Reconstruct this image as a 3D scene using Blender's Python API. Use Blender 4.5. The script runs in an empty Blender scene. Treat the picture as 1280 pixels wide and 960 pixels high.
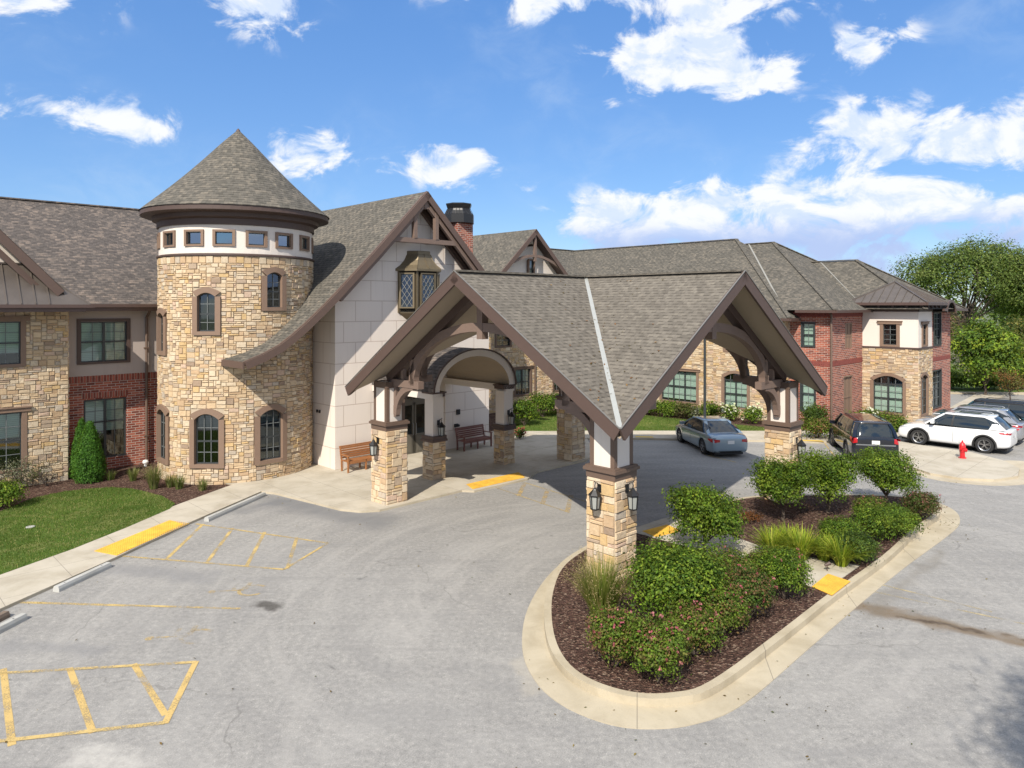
import bpy, math, random
import numpy as np
from mathutils import Vector, Matrix

R = math.radians
random.seed(7)
RNG = np.random.default_rng(7)
sc = bpy.context.scene
col = sc.collection

# ------------------------------------------------------------------ camera
EYE = 6.7                       # drone height above the drive
FPX, HORY = 887.0, 382.0        # focal length and horizon of the 1280x960 photograph
cam_d = bpy.data.cameras.new('camera'); cam = bpy.data.objects.new('camera', cam_d); col.objects.link(cam)
cam.location = (0, 0, EYE); cam.rotation_euler = (R(90), 0, 0)
cam_d.sensor_width = 36; cam_d.lens = FPX / 1280 * 36
cam_d.shift_y = -(480 - HORY) / 1280
cam_d.clip_start = .1; cam_d.clip_end = 3000
sc.camera = cam

# ------------------------------------------------------------------ render look
sc.view_settings.view_transform = 'Standard'; sc.view_settings.look = 'None'
sc.view_settings.gamma = 1; sc.view_settings.use_curve_mapping = False
sc.view_settings.exposure = 0.42

# ------------------------------------------------------------------ sky
SUN_TO = Vector((-.35, -1.07, 1.0)).normalized()          # direction towards the sun
SUN_EL = math.asin(SUN_TO.z)
world = bpy.data.worlds.new('World'); sc.world = world; world.use_nodes = True
wn = world.node_tree; wn.nodes.clear()

class NT:
    """tiny helper for node graphs"""
    def __init__(s, nt): s.nt = nt
    def n(s, typ, ins=None, **kw):
        nd = s.nt.nodes.new(typ)
        for k, v in kw.items(): setattr(nd, k, v)
        if ins:
            for k, v in ins.items(): s.set(nd, k, v)
        return nd
    def set(s, nd, k, v):
        sock = nd.inputs[k]
        if isinstance(v, bpy.types.NodeSocket): s.nt.links.new(v, sock)
        elif isinstance(v, bpy.types.Node): s.nt.links.new(v.outputs[0], sock)
        else: sock.default_value = v
    def m(s, op, a, b=None, c=None, clamp=False):
        nd = s.n('ShaderNodeMath', operation=op, use_clamp=clamp)
        s.set(nd, 0, a)
        if b is not None: s.set(nd, 1, b)
        if c is not None: s.set(nd, 2, c)
        return nd.outputs[0]
    def mix(s, f, a, b, mode='MIX'):
        nd = s.n('ShaderNodeMix', data_type='RGBA', blend_type=mode)
        s.set(nd, 0, f); s.set(nd, 6, a); s.set(nd, 7, b)
        return nd.outputs[2]
    def ramp(s, f, stops, interp='LINEAR'):
        nd = s.n('ShaderNodeValToRGB'); cr = nd.color_ramp; cr.interpolation = interp
        while len(cr.elements) < len(stops): cr.elements.new(.5)
        for e, (p, c) in zip(cr.elements, stops):
            e.position = p; e.color = c if len(c) == 4 else (*c, 1)
        s.set(nd, 0, f); return nd.outputs[0]
    def sstep(s, x, lo, hi):
        nd = s.n('ShaderNodeMapRange', interpolation_type='SMOOTHSTEP')
        s.set(nd, 0, x); nd.inputs[1].default_value = lo; nd.inputs[2].default_value = hi
        return nd.outputs[0]
    def noise(s, vec, scale, detail=4, rough=.55, dist=0.0, dim='3D'):
        nd = s.n('ShaderNodeTexNoise', noise_dimensions=dim)
        if vec is not None: s.set(nd, 'Vector', vec)
        nd.inputs['Scale'].default_value = scale; nd.inputs['Detail'].default_value = detail
        nd.inputs['Roughness'].default_value = rough; nd.inputs['Distortion'].default_value = dist
        return nd.outputs[0]

def c4(c): return (*c, 1) if len(c) == 3 else c

w = NT(wn)
sky = w.n('ShaderNodeTexSky', sky_type='NISHITA', sun_disc=False, sun_elevation=SUN_EL,
          sun_rotation=math.atan2(SUN_TO.x, SUN_TO.y), altitude=200, air_density=1.0, dust_density=.15, ozone_density=2.5)
tcw = w.n('ShaderNodeTexCoord')
sep = w.n('ShaderNodeSeparateXYZ', {0: tcw.outputs['Generated']})
az = w.m('ARCTAN2', sep.outputs[0], sep.outputs[1])
el = w.m('ARCSINE', sep.outputs[2])
pv = w.n('ShaderNodeCombineXYZ', {0: az, 1: w.m('MULTIPLY', el, 1.55), 2: 0.0}).outputs[0]
n1 = w.noise(pv, 13, 10, .62, .5)
n2 = w.noise(pv, 3.1, 3, .5)
pv2 = w.n('ShaderNodeVectorMath', {0: pv, 1: (-.012, .03, 0)}, operation='ADD').outputs[0]
n1b = w.noise(pv2, 13, 10, .62, .5)
# clouds: azimuth / elevation (deg), half sizes (deg), strength, as they stood that day
CL = [(-34.5, 21.2, 4.4, 2.6, 1.05), (-19.5, 22.2, 3.6, 2.4, 1.0), (-31, 13.0, 5.2, 1.3, .8), (-27.8, 12.6, 2.4, 1.1, .7), (-38, 14, 2, 1, .6), (-15.7, 11.6, 3.2, 1.6, .95),
      (-9.8, 10.8, 2.2, 1.0, .45), (-5.0, 11.2, 3.0, 1.55, 1.1), (1.5, 9.5, 1.4, .7, .5), (13, 18.8, 5.6, 2.1, 1.25), (17.8, 17.3, 4.2, 1.5, 1.1),
      (6, 24.3, 11, 2.3, .8), (16.5, 22.8, 7, 2.6, .85), (21.5, 25.0, 12, 1.8, .8), (2, 22.3, 3, 1.0, .5), (27.5, 22.0, 2.6, 1.3, .75), (34.8, 22.8, 4, 1.9, .9),
      (27.0, 18.2, 2.6, 1.6, .75), (22, 15, .8, .5, .3), (8.0, 15.7, 1.0, .6, .4),
      (26.5, 11.6, 4.6, 2.6, 1.05), (33, 11.0, 6, 2.4, .95), (9.0, 6.6, 5.2, 2.2, 1.0), (16, 6.0, 9.5, 2.9, 1.45), (22.5, 6.7, 9, 2.7, 1.35), (30, 4.6, 8, 1.8, .75),
      (34, 6.5, 6, 1.3, .9), (27, 3, 6, 1.1, .6), (4.5, 3.6, 3.0, .8, .3)]
field = None
for a_, e_, ra, re, st in CL:
    ra *= 1.18; re *= 1.18
    dx = w.m('DIVIDE', w.m('SUBTRACT', az, R(a_)), R(ra)); dy = w.m('DIVIDE', w.m('SUBTRACT', el, R(e_)), R(re))
    g = w.m('EXPONENT', w.m('MULTIPLY', w.m('ADD', w.m('MULTIPLY', dx, dx), w.m('MULTIPLY', dy, dy)), -1.15))
    g = w.m('MULTIPLY', g, st)
    field = g if field is None else w.m('MAXIMUM', field, g)
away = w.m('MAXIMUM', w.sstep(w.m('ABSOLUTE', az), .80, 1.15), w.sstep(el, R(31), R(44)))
side = w.m('MULTIPLY', away, w.m('MULTIPLY', w.sstep(n2, .34, .55), 1.3))  # unseen clouds overhead and behind the camera, added as neutral fill light
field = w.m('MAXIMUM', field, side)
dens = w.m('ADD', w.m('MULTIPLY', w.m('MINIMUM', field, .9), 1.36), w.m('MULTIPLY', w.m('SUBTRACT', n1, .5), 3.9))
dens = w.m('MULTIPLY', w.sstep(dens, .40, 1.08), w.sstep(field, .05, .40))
lit = w.sstep(w.m('SUBTRACT', n1, n1b), -.10, .10)
core = w.sstep(w.m('ADD', field, w.m('MULTIPLY', n1, .5)), .7, 1.5)
low = w.m('SUBTRACT', 1.0, w.sstep(w.m('ADD', el, w.m('MULTIPLY', w.m('SUBTRACT', n1, .5), .05)), R(4.6), R(7.2)))
ccol = w.mix(lit, (5.6, 6.4, 7.8, 1), (7.6, 7.7, 7.9, 1))
ccol = w.mix(w.m('MULTIPLY', low, .9), ccol, (3.3, 4.3, 6.9, 1))
hs = w.n('ShaderNodeHueSaturation', {'Hue': .511, 'Saturation': 1.30, 'Value': 1.12, 'Color': sky})
hs2 = w.mix(.58, hs, w.mix(w.sstep(el, R(2), R(34)), (2.0, 3.75, 6.7, 1), (1.15, 2.75, 6.2, 1)))
thin = w.m('MULTIPLY', w.m('MULTIPLY', w.sstep(n2, .42, .72), w.sstep(n1, .35, .75)), .30)
hs2 = w.mix(thin, hs2, (5.2, 6.2, 7.4, 1))
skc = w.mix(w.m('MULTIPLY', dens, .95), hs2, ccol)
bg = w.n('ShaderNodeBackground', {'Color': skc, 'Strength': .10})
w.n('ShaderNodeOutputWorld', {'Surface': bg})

# ------------------------------------------------------------------ sun
sd = bpy.data.lights.new('sun', 'SUN'); so = bpy.data.objects.new('sun', sd); col.objects.link(so)
sd.energy = 4.7; sd.angle = R(.53); sd.color = (1, .925, .81)
so.rotation_euler = (-SUN_TO).to_track_quat('-Z', 'Y').to_euler(); so.location = (-20, -40, 60)

# ------------------------------------------------------------------ site frame
ANG = R(44.5)
UU = Vector((math.cos(ANG), math.sin(ANG), 0)); VV = Vector((-UU.y, UU.x, 0)); ORG = Vector((-7.13, 28.6, 0))
Z3 = Vector((0, 0, 1))
def W(t, v, z=0.0): return ORG + UU * t + VV * v + Z3 * z
def G(px, py, z=0.0):
    """a spot surveyed off the photograph, on the level z"""
    Y = FPX * (EYE - z) / (py - HORY)
    return Vector(((px - 640) * Y / FPX, Y, z))

# ------------------------------------------------------------------ mesh tools
class MB:
    def __init__(s): s.v = []; s.f = []; s.m = []; s.uv = []; s.c = []; s.cc = None; s.smooth = []
    def face(s, pts, mat=0, uv=None, c=None, smooth=False):
        k = len(s.v); pts = [Vector(p) for p in pts]; s.v += pts; s.f.append(list(range(k, k + len(pts)))); s.m.append(mat)
        if uv is None:
            n = Vector((0, 0, 0))
            for i in range(len(pts)):
                a, b = pts[i], pts[(i + 1) % len(pts)]
                n += a.cross(b)
            if n.length < 1e-12: n = Vector((0, 0, 1))
            n.normalize()
            if abs(n.z) > .999: uv = [(p.x, p.y) for p in pts]
            else:
                h = Z3.cross(n).normalized(); u = n.cross(h)
                uv = [(p.dot(h), p.dot(u)) for p in pts]
        s.uv += [tuple(q) for q in uv]
        s.c += [c or s.cc or (1, 1, 1)] * len(pts); s.smooth.append(smooth)
    def box8(s, q, mat=0):
        # q: 0-3 bottom ring, 4-7 top ring
        for idx in ((3, 2, 1, 0), (4, 5, 6, 7), (0, 1, 5, 4), (1, 2, 6, 5), (2, 3, 7, 6), (3, 0, 4, 7)): s.face([q[i] for i in idx], mat)
    def box(s, x0, x1, y0, y1, z0, z1, mat=0):
        s.box8([Vector(p) for p in ((x0, y0, z0), (x1, y0, z0), (x1, y1, z0), (x0, y1, z0), (x0, y0, z1), (x1, y0, z1), (x1, y1, z1), (x0, y1, z1))], mat)
    def boxP(s, P, s0, s1, z0, z1, d0, d1, mat=0):
        s.box8([P(s0, z0, d1), P(s1, z0, d1), P(s1, z0, d0), P(s0, z0, d0), P(s0, z1, d1), P(s1, z1, d1), P(s1, z1, d0), P(s0, z1, d0)], mat)
    def beam(s, a, b, w, h, mat=0, up=Z3):
        a, b = Vector(a), Vector(b); d = (b - a).normalized(); sd_ = d.cross(up)
        if sd_.length < 1e-5: sd_ = d.cross(Vector((0, 1, 0)))
        sd_.normalize(); u = sd_.cross(d)
        q = []
        for p in (a, b):
            q += [p - sd_ * w / 2 - u * h / 2, p + sd_ * w / 2 - u * h / 2, p + sd_ * w / 2 + u * h / 2, p - sd_ * w / 2 + u * h / 2]
        s.box8([q[0], q[1], q[5], q[4], q[3], q[2], q[6], q[7]], mat)
    def sweep(s, pts, side, w, h, off=0.0, mat=0, smooth=False):
        side = Vector(side).normalized(); pts = [Vector(p) for p in pts]; rings = []
        for i, p in enumerate(pts):
            t = (pts[min(i + 1, len(pts) - 1)] - pts[max(i - 1, 0)]).normalized(); n = side.cross(t).normalized()
            if n.z < 0 and abs(n.z) > .05: n = -n
            c = p + n * off
            rings.append([c - side * w / 2 - n * h / 2, c + side * w / 2 - n * h / 2, c + side * w / 2 + n * h / 2, c - side * w / 2 + n * h / 2])
        for a, b in zip(rings, rings[1:]):
            for k in range(4): s.face([a[k], a[(k + 1) % 4], b[(k + 1) % 4], b[k]], mat, smooth=smooth)
        s.face(rings[0][::-1], mat); s.face(rings[-1], mat)
    def tube(s, pts, rad, n=8, mat=0, c=None, cap=True):
        pts = [Vector(p) for p in pts]
        if not hasattr(rad, '__len__'): rad = [rad] * len(pts)
        rings = []; ref = None
        for i, p in enumerate(pts):
            t = (pts[min(i + 1, len(pts) - 1)] - pts[max(i - 1, 0)]).normalized()
            if ref is None: ref = t.orthogonal().normalized()
            ref = (ref - t * ref.dot(t)).normalized(); b = t.cross(ref)
            rings.append([p + (ref * math.cos(2 * math.pi * k / n) + b * math.sin(2 * math.pi * k / n)) * rad[i] for k in range(n)])
        for a, b in zip(rings, rings[1:]):
            for k in range(n): s.face([a[k], a[(k + 1) % n], b[(k + 1) % n], b[k]], mat, c=c, smooth=True)
        if cap: s.face(rings[0][::-1], mat, c=c); s.face(rings[-1], mat, c=c)
    def lathe(s, prof, n=24, mat=0, c0=(0, 0), a0=0, a1=2 * math.pi, smooth=True, uvr=None):
        for (r0, z0), (r1, z1) in zip(prof, prof[1:]):
            for k in range(n):
                t0 = a0 + (a1 - a0) * k / n; t1 = a0 + (a1 - a0) * (k + 1) / n
                P = lambda r, t, z: Vector((c0[0] + r * math.cos(t), c0[1] + r * math.sin(t), z))
                L = math.hypot(r1 - r0, z1 - z0); uv = None
                rr = uvr or max(r0, r1)
                if r0 < 1e-6 and r1 < 1e-6: continue
                if r1 < 1e-6: s.face([P(r0, t0, z0), P(r0, t1, z0), P(0, t0, z1)], mat, [(t0 * rr, 0), (t1 * rr, 0), ((t0 + t1) / 2 * rr, L)], smooth=smooth)
                elif r0 < 1e-6: s.face([P(0, t0, z0), P(r1, t1, z1), P(r1, t0, z1)], mat, smooth=smooth)
                else: s.face([P(r0, t0, z0), P(r0, t1, z0), P(r1, t1, z1), P(r1, t0, z1)], mat, [(t0 * rr, z0), (t1 * rr, z0), (t1 * rr, z0 + L), (t0 * rr, z0 + L)], smooth=smooth)
    def build(s, name, mats, parent=None, world=True, weld=False):
        if not isinstance(mats, (list, tuple)): mats = [mats]
        me = bpy.data.meshes.new(name)
        inv = parent_root(parent).matrix_basis.inverted() if (parent is not None and world) else Matrix()
        me.from_pydata([inv @ p for p in s.v], [], s.f)
        for m_ in mats: me.materials.append(m_)
        me.polygons.foreach_set('material_index', s.m); me.polygons.foreach_set('use_smooth', s.smooth)
        uvl = me.uv_layers.new(name='UVMap'); uvl.data.foreach_set('uv', np.array(s.uv, dtype=np.float32).ravel())
        ca = me.color_attributes.new('Col', 'FLOAT_COLOR', 'CORNER')
        arr = np.ones((len(s.c), 4), dtype=np.float32); arr[:, :3] = np.array(s.c); ca.data.foreach_set('color', arr.ravel())
        if weld:
            import bmesh
            bm = bmesh.new(); bm.from_mesh(me); bmesh.ops.remove_doubles(bm, verts=bm.verts, dist=1e-4); bm.to_mesh(me); bm.free()
        me.update()
        o = bpy.data.objects.new(name, me); col.objects.link(o)
        if parent is not None: o.parent = parent
        return o
def parent_root(o):
    while o.parent is not None: o = o.parent
    return o
def thing(name, label, cat, loc=(0, 0, 0), rz=0.0, group=None):
    o = bpy.data.objects.new(name, None); col.objects.link(o); o.empty_display_size = .3
    o.matrix_basis = Matrix.Translation(Vector(loc)) @ Matrix.Rotation(rz, 4, 'Z')
    tag(o, label, cat, group); return o
def tag(o, label=None, cat=None, group=None, kind=None):
    if label: o['label'] = label
    if cat: o['category'] = cat
    if group: o['group'] = group
    if kind: o['kind'] = kind
    return o
def struct(o): o['kind'] = 'structure'; return o
def dup(root, loc, rz=0.0, label=None, group=None, scale=None):
    def cp(o, p):
        c = o.copy(); col.objects.link(c)
        if p is not None: c.parent = p
        for ch in kids.get(o.name, []): cp(ch, c)
        return c
    kids = {}
    def walk(o):
        kids[o.name] = list(o.children)
        for ch in o.children: walk(ch)
    walk(root); r = cp(root, None)
    M = Matrix.Translation(Vector(loc)) @ Matrix.Rotation(rz, 4, 'Z')
    if scale: M = M @ Matrix.Diagonal((*scale, 1))
    r.matrix_basis = M
    if label: r['label'] = label
    if group: r['group'] = group
    return r
def tri(poly2d):
    from mathutils.geometry import tessellate_polygon
    return tessellate_polygon([[Vector((p[0], p[1], 0)) for p in poly2d]])
def slab(name, pts, z0, z1, mat, side=None):
    """a paved or planted area with real thickness"""
    mb = MB(); P = [Vector((p[0], p[1], 0)) for p in pts]
    area = sum(a.x * b.y - b.x * a.y for a, b in zip(P, P[1:] + P[:1]))
    if area < 0: P = P[::-1]
    for t in tri(P):
        q = [P[i] for i in t]
        if (q[1] - q[0]).cross(q[2] - q[0]).z < 0: q = q[::-1]
        mb.face([p + Z3 * z1 for p in q], 0)
    if z0 < z1:
        for a, b in zip(P, P[1:] + P[:1]): mb.face([a + Z3 * z0, b + Z3 * z0, b + Z3 * z1, a + Z3 * z1], 1 if side else 0)
    return mb.build(name, [mat, side] if side else mat)
def smooth_loop(pts, n=4, closed=True):
    P = [Vector((p[0], p[1], 0)) for p in pts]; out = []; N = len(P)
    rng = range(N if closed else N - 1)
    for i in rng:
        p0, p1, p2, p3 = (P[(i - 1) % N], P[i], P[(i + 1) % N], P[(i + 2) % N]) if closed else (P[max(i - 1, 0)], P[i], P[i + 1], P[min(i + 2, N - 1)])
        for k in range(n):
            t = k / n
            out.append(.5 * ((2 * p1) + (p2 - p0) * t + (2 * p0 - 5 * p1 + 4 * p2 - p3) * t * t + (3 * p1 - p0 - 3 * p2 + p3) * t ** 3))
    if not closed: out.append(P[-1])
    return out

# ------------------------------------------------------------------ materials
def newmat(name):
    m = bpy.data.materials.new(name); m.use_nodes = True; m.node_tree.nodes.clear(); return m, NT(m.node_tree)
def finish(n, color, rough=.8, bump=None, bs=.3, bd=.02, spec=.5, metal=0.0, **kw):
    ins = {'Base Color': color, 'Roughness': rough, 'Metallic': metal, 'Specular IOR Level': spec}
    ins.update(kw)
    b = n.n('ShaderNodeBsdfPrincipled', ins)
    if bump is not None:
        bn = n.n('ShaderNodeBump', {'Strength': bs, 'Distance': bd, 'Height': bump}); n.set(b, 'Normal', bn)
    n.n('ShaderNodeOutputMaterial', {'Surface': b}); return b
def plain(name, c, rough=.6, metal=0.0, var=.12, scale=6, bump=.1, spec=.5, coat=0.0):
    m, n = newmat(name); tc = n.n('ShaderNodeTexCoord').outputs['Object']
    f = n.noise(tc, scale, 5, .6); f2 = n.noise(tc, scale * 9, 3, .6)
    k = n.m('ADD', n.m('MULTIPLY', n.m('SUBTRACT', f, .5), var * 2), n.m('MULTIPLY', n.m('SUBTRACT', f2, .5), var))
    k = n.m('ADD', k, 1.0)
    cc = n.n('ShaderNodeVectorMath', {0: c[:3], 'Scale': k}, operation='SCALE').outputs[0]
    kw = {}
    if coat: kw['Coat Weight'] = coat; kw['Coat Roughness'] = .04
    finish(n, cc, rough, f2 if bump else None, bump, .01, spec, metal, **kw); return m

def m_stone():
    m, n = newmat('ashlar_stone'); tc = n.n('ShaderNodeTexCoord').outputs['Object']
    at = n.n('ShaderNodeAttribute', attribute_name='Col').outputs['Color']
    f = n.noise(tc, 9, 6, .65); g = n.noise(tc, 45, 4, .6)
    at = n.mix(.16, at, (.46, .40, .33, 1)); c = n.mix(n.m('MULTIPLY', n.sstep(f, .45, .75), .45), at, (.33, .23, .14, 1))
    c = n.mix(n.m('MULTIPLY', n.sstep(g, .5, .8), .3), c, (.62, .56, .45, 1))
    h = n.m('ADD', n.m('MULTIPLY', f, .7), n.m('MULTIPLY', g, .3))
    finish(n, c, .9, h, .8, .03, .25); return m
def m_brick():
    m, n = newmat('red_brick'); uv = n.n('ShaderNodeUVMap').outputs[0]
    b = n.n('ShaderNodeTexBrick', {'Vector': uv, 'Color1': (0, 0, 0, 1), 'Color2': (1, 1, 1, 1), 'Mortar': (.5, .5, .5, 1), 'Scale': 1.0, 'Mortar Size': .009,
            'Mortar Smooth': .15, 'Brick Width': .30, 'Row Height': .10}, offset=.5)
    c = n.ramp(b.outputs[0], [(0, (.12, .03, .022)), (.3, (.23, .058, .036)), (.6, (.34, .095, .056)), (.85, (.42, .14, .085)), (1, (.15, .055, .045))])
    tc = n.n('ShaderNodeTexCoord').outputs['Object']
    f = n.noise(tc, 14, 5); c = n.mix(n.m('MULTIPLY', f, .35), c, (.22, .08, .06, 1))
    mort = n.mix(n.noise(tc, 3, 3), (.40, .34, .29, 1), (.55, .48, .42, 1))
    c = n.mix(b.outputs[1], c, mort)
    h = n.m('SUBTRACT', n.m('MULTIPLY', f, .3), b.outputs[1])
    finish(n, c, .88, h, .6, .01, .3); return m
def m_shingle(name, c_lo, c_mid, c_hi, w_=.33, row=.15):
    m, n = newmat(name); uv = n.n('ShaderNodeUVMap').outputs[0]
    def br(wd, off, sq):
        return n.n('ShaderNodeTexBrick', {'Vector': uv, 'Color1': (0, 0, 0, 1), 'Color2': (1, 1, 1, 1), 'Mortar': (.4, .4, .4, 1), 'Scale': 1.0, 'Mortar Size': .004,
            'Mortar Smooth': .3, 'Brick Width': wd, 'Row Height': row}, offset=off, squash=sq, squash_frequency=3)
    b1 = br(w_ * .62, .37, 1.3); b2 = br(w_ * .40, .61, .8)
    r = n.m('ADD', n.m('MULTIPLY', b1.outputs[0], .6), n.m('MULTIPLY', b2.outputs[0], .4))
    tc = n.n('ShaderNodeTexCoord').outputs['Object']
    big = n.noise(tc, .7, 4, .6); fine = n.noise(tc, 60, 3)
    r = n.m('ADD', n.m('MULTIPLY', n.m('SUBTRACT', r, .5), .66), n.m('ADD', .5, n.m('MULTIPLY', n.m('SUBTRACT', big, .5), .30)))
    c = n.ramp(r, [(.12, c_lo), (.5, c_mid), (.9, c_hi)])
    c = n.mix(n.m('MULTIPLY', fine, .25), c, c4(tuple(x * .6 for x in c_mid)))
    sv = n.n('ShaderNodeSeparateXYZ', {0: uv}).outputs[1]
    fr = n.m('FRACT', n.m('DIVIDE', sv, row))                    # 0 at butt edge, 1 under next course
    thick = n.m('ADD', .16, n.m('MULTIPLY', n.m('SUBTRACT', b1.outputs[0], .35), .22)); row_i = n.m('FLOOR', n.m('DIVIDE', sv, row)); su = n.n('ShaderNodeSeparateXYZ', {0: uv}).outputs[0]
    jit = n.m('FRACT', n.m('MULTIPLY', n.m('SINE', n.m('MULTIPLY', row_i, 12.99)), 437.5)); wob = n.noise(n.n('ShaderNodeCombineXYZ', {0: n.m('MULTIPLY', su, 2.2), 1: n.m('MULTIPLY', row_i, 7.3), 2: 0.0}).outputs[0], 1.0, 1, .5)
    tab = n.sstep(n.m('FRACT', n.m('ADD', n.m('ADD', n.m('DIVIDE', su, w_), n.m('MULTIPLY', jit, .35)), n.m('ADD', n.m('MULTIPLY', row_i, .5), n.m('MULTIPLY', wob, .5)))), .44, .52)
    butt = n.m('MULTIPLY', n.m('SUBTRACT', 1.0, n.sstep(n.m('SUBTRACT', fr, .30), -.04, .10)), n.m('ADD', .22, n.m('MULTIPLY', tab, .78)))  # shadow band along each course's butt, painted into the colour, stronger at tabs
    gap = n.m('MULTIPLY', b2.outputs[1], .5)
    c = n.mix(n.m('MULTIPLY', n.m('MAXIMUM', butt, gap), .50), c, c4(tuple(x * .32 for x in c_lo)))
    step = n.m('MULTIPLY', tab, n.m('SUBTRACT', 1.0, fr))
    h = n.m('ADD', n.m('SUBTRACT', 1.0, fr), n.m('MULTIPLY', step, .7)); h = n.m('ADD', h, n.m('MULTIPLY', fine, .2))
    finish(n, c, .93, h, .9, .02, .15); return m
def m_stucco(name, c, joints=False):
    m, n = newmat(name); uv = n.n('ShaderNodeUVMap').outputs[0]; tc = n.n('ShaderNodeTexCoord').outputs['Object']
    f = n.noise(tc, 60, 4, .6); g = n.noise(tc, 1.1, 5, .6)
    cc = n.mix(n.m('MULTIPLY', g, .28), c4(c), c4(tuple(x * .86 for x in c)))
    mp = n.n('ShaderNodeMapping', {'Vector': tc, 'Scale': (3.5, 3.5, .25)})
    st = n.noise(mp.outputs[0], 1.6, 4, .6)
    cc = n.mix(n.m('MULTIPLY', n.sstep(st, .5, .8), .22), cc, c4(tuple(x * .68 for x in c)))
    h = n.m('MULTIPLY', f, .25)
    if joints:
        mp2 = n.n('ShaderNodeMapping', {'Vector': uv, 'Location': (.35, -.07, 0)})
        b = n.n('ShaderNodeTexBrick', {'Vector': mp2.outputs[0], 'Scale': 1.0, 'Mortar Size': .014, 'Mortar Smooth': .1, 'Brick Width': 1.30, 'Row Height': .853,
                'Color1': (0, 0, 0, 1), 'Color2': (1, 1, 1, 1)}, offset=.43)
        cc = n.mix(n.m('MULTIPLY', b.outputs[0], .10), cc, c4(tuple(x * .82 for x in c)))
        cc = n.mix(n.m('MULTIPLY', b.outputs[1], .7), cc, (.38, .29, .24, 1)); h = n.m('SUBTRACT', h, n.m('MULTIPLY', b.outputs[1], 2.0))
    finish(n, cc, .92, h, .5, .008, .2); return m
def m_seam():
    m, n = newmat('standing_seam_metal'); tc = n.n('ShaderNodeTexCoord').outputs['Object']
    c = n.mix(n.noise(tc, 2, 3), (.115, .098, .086, 1), (.185, .158, .138, 1)); finish(n, c, .42, n.noise(tc, 5, 2), .1, .02, .5, .5); return m
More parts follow.
